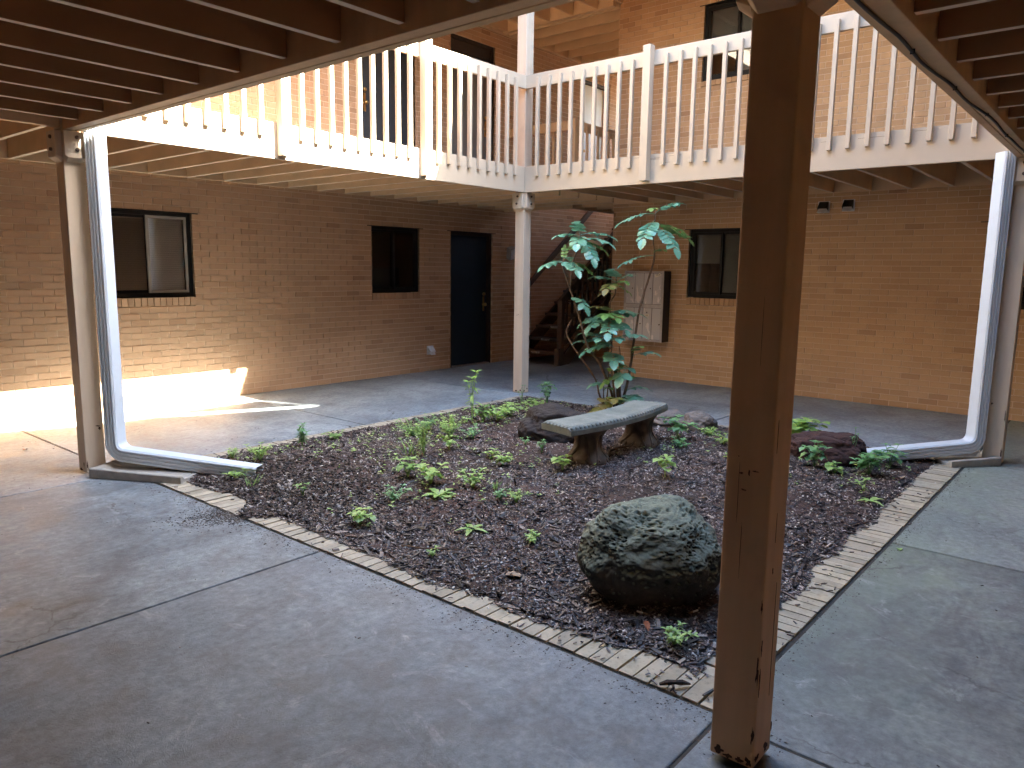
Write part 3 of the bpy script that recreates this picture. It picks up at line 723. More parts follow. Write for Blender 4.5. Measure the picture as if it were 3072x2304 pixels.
def rail_bar(mb, y, w, h0):
    a = Vector((SX-.04, y, h0)); b = Vector((SX+13.2*RUN, y, h0+13.2*RISE)); d = (b-a)/2; n_ = Vector((-d.z,0,d.x)).normalized()
    return mb.obox((a+b)/2, d, Vector((0,w,0)), n_*.045)
rail_bar(MB(), 6.38, .019, 1.02).build('handrail', M['stair_wood'], st, bevel=.004)
rail_bar(MB(), 7.33, .022, 1.02).build('handrail', M['stair_wood'], st, bevel=.004)
rail_bar(MB(), 6.378, .016, .28).build('bottom_rail', M['stair_wood'], st, bevel=.004)
for i in range(22):
    x = SX+.13+.145*i; z = (x-SX)/RUN*RISE
    MB().box(x-.016, x+.016, 6.357, 6.360+.03, z+.25, z+1.02).build('baluster', M['stair_wood'], st)
ub = thing('under_stair_wall', 'low grey brick wall seen through the open stair treads', 'wall', (9.1,6.85,0))
MB().box(9.106, 9.2, 6.30, 7.36, 0, 1.0).build('mortar', M['mortar'], ub)
for k in range(14):
    y = 6.30 - (.10 if k % 2 else 0)
    while y < 7.36:
        a, b = max(y+.005, 6.30), min(y+.198, 7.355)
        if b-a > .02: MB().box(9.10+random.gauss(0,.001), 9.14, a, b, k*CR+.005, (k+1)*CR-.005).build('brick', M['brick'], ub)
        y += .203
sg = thing('stair_guard', 'tan guard rail with balusters around the upper stair opening', 'railing', (7.4,6.05,HF))
MB().box(7.385, 7.425, 6.05, 7.33, 3.64, 3.78).build('top_rail', M['beige'], sg, bevel=.004)
MB().box(7.43, 10.9, 6.03, 6.07, 3.64, 3.78).build('top_rail', M['joist'], sg, bevel=.004)
MB().box(7.38, 7.47, 6.0, 6.045, HF, 3.80).build('rail_post', M['beige'], sg, bevel=.004)
for i in range(8): MB().box(7.427, 7.459, 6.13+.15*i, 6.162+.15*i, HF, 3.72).build('baluster', M['beige'], sg)
for i in range(22): MB().box(7.55+.15*i, 7.582+.15*i, 5.995, 6.027, HF, 3.72).build('baluster', M['joist'], sg)

# ------------------------------------------------------------------ downspouts
def downspout(px, py, ex, ey, zend, label, loc, couple):
    t = thing('downspout', label, 'downspout', loc, 'white ribbed downspouts running into the bed')
    d = Vector((ex-px, ey-py, 0)); L = d.length; d /= L; s = Vector((-d.y, d.x, 0)); W, D = .062, .050     # half widths across / along
    def section():          # local (across, depth) outline: smooth front/back, ribbed sides
        o = []; c = .012
        o += [(-W+c, -D), (W-c, -D), (W, -D+c)]
        for i in range(3):
            y0 = -D+.018+i*.025; o += [(W, y0), (W-.009, y0+.004), (W-.009, y0+.010), (W, y0+.014)]
        o += [(W, D-c), (W-c, D), (-W+c, D), (-W, D-c)]
        for i in range(3):
            y0 = D-.018-i*.025; o += [(-W, y0), (-W+.009, y0-.004), (-W+.009, y0-.010), (-W, y0-.014)]
        return o + [(-W, -D+c)]
    sec = section(); base = Vector((px, py, 0))
    def ring(c, fw, k=1.0):  # fw: direction that the 'front' (plus depth) looks to
        return [c + s*(a*k) + fw*(b*k) for a, b in sec]
    zt = 2.50; zb = .235
    MB().loft([ring(base+Vector((0,0,z)), d) for z in (zb, .5, zt)]).build('upright_pipe', M['white_metal'], t)
    rr = .10; rings = []; cz = zb
    ctr = base + d*rr + Vector((0,0,cz))
    slope = math.atan2(.16-.03-zend, L)
    for i in range(9):
        a = (math.pi/2 - slope)*i/8
        c = ctr + (-d*math.cos(a) - Vector((0,0,1))*math.sin(a))*rr; fw = d*math.cos(a) + Vector((0,0,1))*math.sin(a)
        rings.append(ring(c, fw, 1.03 + (.012 if i % 2 else 0)))
    MB().loft(rings, cap=False).build('elbow', M['white_metal'], t)
    st_ = ctr + (-d*math.cos(math.pi/2-slope) - Vector((0,0,1))*math.sin(math.pi/2-slope))*rr
    fw = d*math.cos(math.pi/2-slope) + Vector((0,0,1))*math.sin(math.pi/2-slope)
    dirv = Vector((d.x*math.cos(slope), d.y*math.cos(slope), -math.sin(slope)))
    run = L-rr
    q = MB().loft([ring(st_-dirv*.01, fw), ring(st_+dirv*run*.5, fw), ring(st_+dirv*run, fw)], cap=False)
    inner = [[p + (st_+dirv*run-p)*.04 for p in ring(st_+dirv*run, fw)], [p + (st_+dirv*run*.2-p)*.05 for p in ring(st_+dirv*run*.2, fw)]]
    q.loft([ring(st_+dirv*run, fw)] + inner, cap=False)
    q.build('outlet_pipe', M['white_metal'], t)
    if couple:
        c = st_+dirv*run*couple; MB().loft([ring(c, fw, 1.05), ring(c+dirv*.012, fw, 1.05)]).build('coupling', M['white_metal'], t)
    # strap that ties the pipe to the post
    for zz in (.52, 1.9) if couple else (.52,):
        q = MB(); q.loft([ring(base+Vector((0,0,zz)), d, 1.03), ring(base+Vector((0,0,zz+.045)), d, 1.03)])
        sp = q.build('strap', M['white_metal'], t)
    return t
downspout(.118, 4.965, .73, 4.00, .03, 'white downspout that empties beside the long splash block, at the sunlit end of the bed', (.12,4.97,0), 0)
downspout(4.965, .122, 4.16, .90, .04, 'white downspout whose outlet ends behind the reddish boulder', (4.97,.12,0), .62)

def splash(cx, cy, ang, L, W, label):
    t = thing('splash_block', label, 'splash block', (cx,cy,0))
    d = Vector((math.cos(ang), math.sin(ang), 0)); s = Vector((-d.y, d.x, 0)); c = Vector((cx, cy, 0)); q = MB()
    rings = []
    for i in range(9):
        u = -1 + 2*i/8; hgt = .075 - .018*(u+1)/2; fl = .032 if i > 0 else .07
        prof = [(-1, 0), (-1, hgt*.9), (-.93, hgt), (-.80, hgt), (-.68, fl), (.68, fl), (.80, hgt), (.93, hgt), (1, hgt*.9), (1, 0)]
        rings.append([c + d*(u*L/2) + s*(a*W/2*(1+.12*(u+1)/2)) + Vector((0,0,b+.0015*random.random())) for a, b in prof])
    q.loft(rings).build('trough', M['splash'], t, bevel=.006)
    MB().box(cx-.03, cx+.03, cy-.03, cy+.03, .001, .034).build('wedge_stone', M['splash'], t)
splash(.20, 4.66, math.atan2(-.95, .56), .74, .27, 'long concrete splash block beside the sunlit downspout')
splash(4.88, .17, math.atan2(.735,-.82), .46, .25, 'short concrete splash block under the elbow by the right post')

# ------------------------------------------------------------------ mailboxes
mb = thing('mailbox_cabinet', 'grey metal cabinet of eight mailboxes with peeling paint on the brick wall', 'mailboxes', (7.28,4.6,.55))
MX, my0, my1, mz0, mz1 = 7.182, 4.286, 4.918, .555, 1.545
MB().box(MX, XW-.003, my0, my1, mz0, mz1).build('cabinet', M['mail_side'], mb, bevel=.004)
q = MB(); e = .028; mm = 1.03
for a in ((my0, my0+e, mz0, mz1), (my1-e, my1, mz0, mz1), (my0+e, my1-e, mz0, mz0+e), (my0+e, my1-e, mz1-e, mz1), (my0+e, my1-e, mm, mm+.05)):
    q.box(MX-.016, MX-.001, *a)
q.build('front_frame', M['mail_frame'], mb, bevel=.002)
dw = (my1-my0-2*e)/4
for r_, (z0, z1) in enumerate(((mz0+e, mm), (mm+.05, mz1-e))):
    for i in range(4):
        a = my0+e+i*dw
        d_ = MB().box(MX-.011, MX-.002, a+.0045, a+dw-.0045, z0+.0045, z1-.0045).build('mail_door', M['mail'], mb, bevel=.0015)
        c = Vector((MX-.011, a+.035 if i else a+.02, z0+.22))
        MB().tube([c, c-Vector((.006,0,0)), c-Vector((.008,0,0))], [.009,.009,.005], 10).build('lock', M['galv'] if (i+r_) % 2 else M['bolt'], d_, smooth=True)
        if r_ == 0 and i == 1:
            MB().box(MX-.0125, MX-.0112, a+.045, a+.11, z1-.115, z1-.09).build('name_label', M['paper'], d_)
            MB().box(MX-.0132, MX-.0127, a+.055, a+.10, z1-.106, z1-.099).build('lettering', M['ink'], d_)
            MB().box(MX-.0125, MX-.0112, a+.07, a+.085, z1-.075, z1-.055).build('keyhole', M['ink'], d_)
        if r_ == 1 and i == 1:
            MB().box(MX-.0125, MX-.0112, a+.05, a+.085, z1-.11, z1-.08).build('name_label', M['paper'], d_)
        if r_ == 1 and i == 0:
            c = Vector((MX-.012, a+.07, z1-.03)); k = MB(); k.obox(c, (.0006,0,0), (0,.042,-.014), (0,.005,.018)); sk = k.build('number_sticker', M['paper'], d_)
            fc = bpy.data.curves.new('numbers', 'FONT'); fc.body = '10'; fc.size = .038; fc.align_x = 'CENTER'; fc.align_y = 'CENTER'; fc.extrude = .0003
            tmp = bpy.data.objects.new('numbers', fc); C.objects.link(tmp); bpy.context.view_layer.update()
            nm = bpy.data.meshes.new_from_object(tmp.evaluated_get(bpy.context.evaluated_depsgraph_get())); bpy.data.objects.remove(tmp)
            nm.transform(Matrix.Translation((MX-.0134, a+.078, z1-.0275)) @ Matrix(((0,0,-1,0),(-1,0,0,0),(0,1,0,0),(0,0,0,1))) @ Matrix.Rotation(R(16), 4, 'Z'))
            nm.materials.clear(); link('numbers', nm, M['ink'], d_)
            k = MB(); k.prism([(MX-.0132, a+.052, z1-.03), (MX-.0132, a+.040, z1-.012), (MX-.0132, a+.034, z1-.03)], (-.0006,0,0)); k.build('torn_mark', M['ink'], d_)

# ------------------------------------------------------------------ wall lamp, dryer vents
def vent(P, s, z, w, label, mat, flap):
    t = thing('vent_hood', label, 'vent', P(s, 0, z), 'metal vent hoods on the walls')
    q = MB(); pbox(q, P, s-w, s+w, .003, -.002, z-w, z+w); q.build('back_plate', M['galv'], t)
    a = [P(s-w*.78, .003, z+w*.9), P(s+w*.78, .003, z+w*.9), P(s+w*.78, .075, z-w*.3), P(s-w*.78, .075, z-w*.3)]
    b = [P(s-w*.78, .003, z-w*.7), P(s+w*.78, .003, z-w*.7)]
    q = MB(); q.add(a+b, [(0,1,2,3),(0,3,4),(1,5,2)]); h = q.build('hood', M[mat], t)
    m_ = h.modifiers.new('s', 'SOLIDIFY'); m_.thickness = .002
    q = MB(); q.add([P(s-w*.7,.012,z+w*.2), P(s+w*.7,.012,z+w*.2), P(s+w*.74,.072+flap,z-w*1.0), P(s-w*.74,.072+flap,z-w*1.0)], [(0,1,2,3)])
    h = q.build('flap', M['galv'], t); m_ = h.modifiers.new('s', 'SOLIDIFY'); m_.thickness = .002
vent(PL, 5.69, .318, .068, 'small shiny vent hood low on the wall beside the blue door', 'galv', .0)
vent(PR, 2.27, 2.335, .070, 'dark vent hood with bright flap, one nearer the foreground post', 'darkmetal', .02)
vent(PR, 1.985, 2.345, .070, 'dark vent hood high on the wall, one nearer the downspout', 'darkmetal', .0)
sc = thing('wall_lamp', 'small tilted box lamp on the wall beside the blue door', 'lamp', (7.5,YW,1.8))
q = MB().obox((7.50, YW-.06, 1.81), (.068,.0,.016), (.0,.045,.018), (-.016,-.02,.092)); q.build('lamp_housing', M['frame_grey'], sc, bevel=.006)
MB().obox((7.494, YW-.112, 1.79), (.058,.0,.013), (.0,.004,.001), (-.013,-.017,.078)).build('lamp_lens', M['blind'], sc, bevel=.003)
MB().box(7.47, 7.53, YW-.02, YW+.001, 1.76, 1.85).build('mount_plate', M['darkmetal'], sc)

# ------------------------------------------------------------------ planting bed
def edge_cover(t, side):
    n1 = noise.noise(Vector((t*3.1, side*7.3, 0))); n2 = noise.noise(Vector((t*14, side*3.1, 5)))
    b = {0: .055, 1: .025, 2: .12, 3: .05}[side] + .05*n1 + .022*n2
    if side == 0:
        b += .19*math.exp(-((t-3.32)/.13)**2) - .10*math.exp(-((t-3.68)/.17)**2) - .06*math.exp(-((t-.5)/.2)**2) + .05*math.exp(-((t-1.7)/.6)**2)
    if side == 1: b -= .04*math.exp(-((t-.5)/.25)**2) + .03*math.exp(-((t-3.8)/.5)**2)
    return max(b, -.004)
NG = 150; vs = []; fs = []
lo_x = lambda y: .375 - edge_cover(y, 0); hi_x = lambda y: 4.72 + edge_cover(y, 2)
lo_y = lambda x: .362 - edge_cover(x, 1); hi_y = lambda x: 4.736 + edge_cover(x, 3)
for j in range(NG+1):
    for i in range(NG+1):
        u, v = i/NG, j/NG
        x = .375 + u*4.345; y = .362 + v*4.374
        x = lo_x(y) + u*(hi_x(y)-lo_x(y)); y2 = lo_y(x) + v*(hi_y(x)-lo_y(x))
        ed = min(i, NG-i, j, NG-j); z = mound(x, y2) + .010*noise.noise(Vector((x*9, y2*9, 2))) + .006
        if ed == 0: z = -.006
        elif ed == 1: z = .008 + .004*noise.noise(Vector((x*20,y2*20,0)))
        vs.append((x, y2, z))
for j in range(NG):
    for i in range(NG): fs.append((j*(NG+1)+i, j*(NG+1)+i+1, (j+1)*(NG+1)+i+1, (j+1)*(NG+1)+i))
me = npmesh('bed_soil', np.array(vs), np.array(fs)); link('bed_soil', me, M['soil'], None, True, kind='structure')

def scatter(name, n, dims, mat, dens=None, lift=0, tilt=.35, flat=False, label=None):
    P_, Q = [], []
    cnt = 0; r = random.Random(len(name)*31)
    while cnt < n:
        x = r.uniform(.16, 4.93); y = r.uniform(.15, 4.94)
        cx = min(x-lo_x(y), hi_x(y)-x, y-lo_y(x), hi_y(x)-y)
        if cx < -.012 and r.random() < .985: continue
        if x < .17 or y < .16: continue
        d2 = math.hypot(x-CAM.x, y-CAM.y)
        if r.random() > min(1, (3.2/d2)**1.15): continue
        if dens and r.random() > dens(x, y): continue
        z = (mound(x, y) + .008 if cx > .03 else .010) + lift
        l, w, h = (r.uniform(*a) for a in dims); a = r.uniform(0, 2*math.pi); t1, t2 = r.gauss(0, tilt), r.gauss(0, tilt)
        if cx < .03: t1 *= .4; t2 *= .4
        P_.append((x, y, z, l, w, h, a, t1, t2)); cnt += 1
    p = np.array(P_); ca, sa = np.cos(p[:,6]), np.sin(p[:,6])
    ax = np.stack([ca*np.cos(p[:,7]), sa*np.cos(p[:,7]), np.sin(p[:,7])], 1); ay = np.stack([-sa*np.cos(p[:,8]), ca*np.cos(p[:,8]), np.sin(p[:,8])], 1)
    az = np.cross(ax, ay); out = []
    for k in (-1, 1):
        for i, j in ((-1,-1),(1,-1),(1,1),(-1,1)):
            jit = 1 + .35*rng.standard_normal((len(p), 1))*.6
            out.append(p[:,:3] + ax*(i*p[:,3:4]/2)*np.clip(jit,.4,1.6) + ay*(j*p[:,4:5]/2)*np.clip(jit,.4,1.5) + az*(k*p[:,5:6]/2))
    v = np.stack(out, 1).reshape(-1, 3)
    f0 = np.array([(4,5,6,7),(0,1,5,4),(1,2,6,5),(2,3,7,6),(3,0,4,7)]); f = (f0[None] + (np.arange(len(p))*8)[:,None,None]).reshape(-1,4)
    return link(name, npmesh(name, v, f), M[mat], None, False, label=label, kind='stuff')
silt = lambda x, y: (1-.9*math.exp(-(((x-.8)/.65)**2+((y-3.7)/.85)**2)))*min(1, max(.12, .75+1.5*noise.noise(Vector((x*1.3, y*1.3, 4)))))
scatter('mulch', 82000, ((.008,.034),(.003,.008),(.002,.005)), 'mulch', silt, 0, .38, label='dark shredded bark mulch over the planting bed')
scatter('coarse_bark', 2400, ((.03,.075),(.007,.018),(.003,.007)), 'mulch_big', silt, .006, .3, label='larger bark pieces lying among the fine mulch')
scatter('pale_grit', 5200, ((.004,.013),(.004,.010),(.003,.007)), 'grit', None, .004, .5, label='pale grit and shell chips among the mulch')
scatter('silt_pebbles', 2600, ((.008,.03),(.007,.02),(.005,.012)), 'debris', lambda x, y: math.exp(-(((x-.7)/.5)**2+((y-3.6)/.7)**2)), .003, .4, label='washed gravel and soil near the downspout outlet')

# ------------------------------------------------------------------ boulders
def boulder(name, label, c, rad, mat, seed, sub=5, pits=0., rough=.16, squash=.75, under=0., flat=0., yaw=0.):
    bm = bmesh.new(); bmesh.ops.create_icosphere(bm, subdivisions=sub, radius=1)
    sv = Vector((seed*3.7, seed*1.3, seed*.7)); cy, sy = math.cos(yaw), math.sin(yaw)
    for v in bm.verts:
        p = v.co.copy(); n_ = p.normalized()
        k = 1 + rough*1.5*noise.noise(n_*1.1+sv) + rough*.8*noise.noise(n_*2.3+sv) + rough*.4*noise.noise(n_*5+sv) + rough*.18*noise.noise(n_*12+sv) + rough*.08*noise.noise(n_*28+sv)
        if pits:
            w = Vector((n_.x*1.0, n_.y*1.0, n_.z*1.9))
            for sc_, am in ((7, 1.0), (15, .6), (30, .33)):
                dd, _ = noise.voronoi(w*sc_ + sv*sc_); m_ = noise.noise(w*2.3+sv*2)+.35
                if m_ > 0: k -= pits*am*max(0, .33-dd[0])*min(1, m_*2.2)
        q = n_*k
        q = Vector((math.copysign(abs(q.x)**squash, q.x), math.copysign(abs(q.y)**squash, q.y), math.copysign(abs(q.z)**squash, q.z)))
        if under and q.z < 0: f = 1 - under*min(1, -q.z); q.x *= f; q.y *= f
        if flat: q.z = min(q.z, flat + (q.z-flat)*.35)
        q = Vector((q.x*rad[0], q.y*rad[1], q.z*rad[2]))
        v.co = Vector((q.x*cy-q.y*sy, q.x*sy+q.y*cy, q.z))
    me = bpy.data.meshes.new(name); bm.to_mesh(me); bm.free()
    o = link(name, me, M[mat], None, True, label=label, cat='boulder', group='boulders in the bed'); o.location = c; return o
VYAW = math.atan2(.49, .871)
boulder('boulder', 'large pitted grey green boulder beside the foreground post', (.865,.835,.195), (.285,.315,.255), 'rock_moss', 2.4, 7, pits=.55, rough=.13, squash=.82, under=.28, yaw=VYAW)
boulder('boulder', 'dark brown lava boulder behind the left end of the bench', (3.0,2.98,.13), (.28,.35,.23), 'rock_dark', 5.2, 6, pits=.12, rough=.2, squash=.85, under=.1, yaw=VYAW)
boulder('boulder', 'low flat grey stone behind the right end of the bench', (4.36,2.68,.09), (.22,.25,.10), 'rock_grey', 7.7, 5, rough=.22, squash=.8, yaw=.6)
boulder('boulder', 'small rounded grey stone behind the bench, beside the low flat stone', (4.32,2.28,.10), (.13,.15,.115), 'rock_grey', 9.1, 5, rough=.2, squash=.85, yaw=.2)
boulder('boulder', 'reddish brown boulder half hidden by the foreground post', (4.02,1.02,.10), (.22,.30,.17), 'rock_red', 12.3, 6, pits=.16, rough=.2, squash=.8, under=.1, yaw=VYAW-.3)

# ------------------------------------------------------------------ bench
bn = thing('garden_bench', 'curved cast stone garden bench with carved edge in the bed', 'bench', (2.82,2.29,.1))
RC = 3.3; BC = Vector((2.82, 2.125+RC, 0)); ZT = .43
def arc(r, a): return BC + Vector((r*math.sin(a), -r*math.cos(a), 0))
amax = .72/RC; prof = [(0, -.064), (0, -.030), (-.004, -.022), (-.010, -.012), (-.022, -.004), (-.030, 0), (-.036, 0), (-.039, -.004), (-.042, 0),
                     (-.29, 0), (-.293, -.004), (-.297, 0), (-.302, 0), (-.312, -.004), (-.322, -.012), (-.328, -.022), (-.33, -.030), (-.33, -.064)]
rings = []; nA = 40
for i in range(nA+1):
    a = -amax + 2*amax*i/nA; e = min(i, nA-i); dz = {0: -.012, 1: 0}.get(e, 0)
    rings.append([arc(RC+o, a) + Vector((0,0,ZT+z+(dz if z > -.02 else 0)+.0012*noise.noise(Vector((i*.9,o*30,z*30))))) for o, z in prof])
seat = MB().loft(rings).build('seat', M['bench'], bn, smooth=False)
q = MB()
def egg(c, ax, s):
    az = Vector((0,0,1)); ay = az.cross(ax); rs = []
    for i in range(5):
        t = -1+2*i/4; r_ = math.sqrt(max(0, 1-t*t))+.05
        rs.append([c + ax*(t*s*.85) + (ay*math.cos(2*math.pi*k/7)*.016 + az*math.sin(2*math.pi*k/7)*.0145)*r_ for k in range(7)])
    q.loft(rs)
for i in range(34):
    a = -amax + 2*amax*(i+.5)/34; ax = (arc(RC, a+.01)-arc(RC, a)).normalized(); rad_ = (arc(RC+1, a)-arc(RC, a)).normalized()
    egg(arc(RC-.016, a)+Vector((0,0,ZT-.014)), (ax*.75+rad_*.55).normalized(), .016)
for sgn in (-1, 1):
    for i in range(7):
        o = -.03-.27*(i+.5)/7; p = arc(RC+o, sgn*(amax-.004)); egg(p+Vector((0,0,ZT-.013)), (arc(RC+1,0)-arc(RC,0)).normalized(), .014)
q.build('carved_edge', M['bench'], bn, smooth=True)
for cx, a0 in ((2.465, -.10), (3.215, .10)):
    cy = 2.295; rings = []
    for z, wx, wy in ((.05,.108,.158),(.128,.108,.158),(.142,.100,.150),(.17,.084,.132),(.205,.070,.114),(.25,.062,.104),(.30,.066,.108),(.33,.078,.122),(.35,.092,.136),(.368,.098,.142)):
        r_ = []
        for k in range(24):
            t = 2*math.pi*k/24; c_, s_ = math.cos(t), math.sin(t)
            x = math.copysign(abs(c_)**.45, c_)*wx; y = math.copysign(abs(s_)**.45, s_)*wy
            r_.append((cx + x*math.cos(a0)-y*math.sin(a0), cy + x*math.sin(a0)+y*math.cos(a0), z))
        rings.append(r_)
    leg = MB().loft(rings).build('leg', M['bench_leg'], bn, smooth=True)
    q = MB()
    def surf(face, u, z):
        zs = [.05,.128,.17,.205,.25,.30,.35,.368]; wx = np.interp(z, zs, [.108,.108,.084,.070,.062,.066,.092,.098]); wy = np.interp(z, zs, [.158,.158,.132,.114,.104,.108,.136,.142])
        x, y = (-wx-.001, u*wy) if face == 0 else (u*wx, -wy-.001)
        return (cx + x*math.cos(a0)-y*math.sin(a0), cy + x*math.sin(a0)+y*math.cos(a0), z)
    for face in (0, 1):
        for sg_ in (-1, 1):
            for off in (0, .16, .32):
                q.tube([surf(face, sg_*(.15+off*.6+.45*(1-t)**2*(1 if off < .3 else .8)), .145+t*.18-off*.05) for t in [i/10 for i in range(11)]], .006, 5)
            cu = []
            for i in range(15):
                t = i/14*4.5; r_ = .22*(1-i/18); cu.append(surf(face, sg_*(.5+r_*math.cos(t)), .125+.12*r_*math.sin(t)))
            q.tube(cu, .006, 5)
    q.build('carved_scrolls', M['bench_leg'], leg, smooth=True)

# ------------------------------------------------------------------ plants
def leaf_poly(L, W, spiny=False, n=6):
    """flat outline along +X, normal +Z, as (left edge, midrib, right edge) rows"""
    rows = []
    for i in range(n+1):
        t = i/n; w = W/2*math.sin(math.pi*min(1, t**.8*.98+.02))**.75 if 0 < i < n else .0006
        if spiny and 0 < i < n: w *= 1.22 if i % 2 else .86
        rows.append((t*L, w))
    return rows
def add_leaf(mb, base, d, up, L, W, spiny=False, curl=.25, fold=.18, n=6):
    d = Vector(d).normalized(); up = Vector(up); s = d.cross(up)
    if s.length < 1e-4: s = Vector((1,0,0))
    s.normalize(); up = s.cross(d).normalized(); b = Vector(base); vs = []; rows = leaf_poly(L, W, spiny, n)
    for x, w in rows:
        t = x/L; c = b + d*(x*(1-.08*t)) - up*(curl*L*t*t*.5)
        vs += [c + s*w + up*(fold*w), c, c - s*w + up*(fold*w)]
    fs = []
    for i in range(len(rows)-1):
        a = i*3; fs += [(a, a+1, a+4, a+3), (a+1, a+2, a+5, a+4)]
    mb.add(vs, fs)

STEMS=[
 ([(4.444, 3.242, 0.05), (4.468, 3.204, 0.286), (4.508, 3.176, 0.561), (4.551, 3.165, 0.848), (4.575, 3.127, 1.163), (4.593, 3.04, 1.502), (4.598, 2.995, 1.682), (4.571, 3.0, 1.86), (4.593, 3.003, 2.079), (4.596, 2.998, 2.14)],0.016,0.006),
 ([(4.421, 3.278, 0.048), (4.373, 3.298, 0.257), (4.323, 3.341, 0.433), (4.275, 3.4, 0.591), (4.187, 3.502, 0.79), (4.114, 3.582, 1.129), (4.07, 3.652, 1.352), (4.014, 3.705, 1.588), (4.02, 3.694, 1.657)],0.015,0.007),
 ([(4.07, 3.652, 1.352), (4.11, 3.664, 1.534), (4.152, 3.653, 1.715), (4.201, 3.632, 1.856), (4.192, 3.645, 1.932)],0.008,0.005),
 ([(4.438, 3.365, 0.034), (4.401, 3.461, 0.22), (4.371, 3.509, 0.41), (4.307, 3.612, 0.583), (4.252, 3.739, 0.768), (4.219, 3.791, 0.884), (4.234, 3.768, 0.972), (4.248, 3.744, 1.031)],0.011,0.005),
 ([(4.475, 3.286, 0.039), (4.447, 3.331, 0.333), (4.452, 3.38, 0.621), (4.47, 3.388, 0.982), (4.468, 3.429, 1.196), (4.48, 3.373, 1.298), (4.485, 3.364, 1.426), (4.489, 3.359, 1.483)],0.011,0.005),
 ([(4.403, 3.232, 0.028), (4.4, 3.237, 0.203), (4.401, 3.253, 0.376), (4.392, 3.287, 0.547)],0.03,0.014),
 ([(4.489, 3.244, 0.043), (4.461, 3.271, 0.528), (4.437, 3.253, 0.662), (4.427, 3.269, 0.777)],0.007,0.004),
 ([(4.322, 3.343, 0.053), (4.332, 3.326, 0.346), (4.335, 3.322, 0.549), (4.337, 3.318, 0.708)],0.006,0.004),
 ([(4.352, 3.388, 0.058), (4.354, 3.386, 0.22), (4.35, 3.393, 0.366)],0.006,0.004),
]
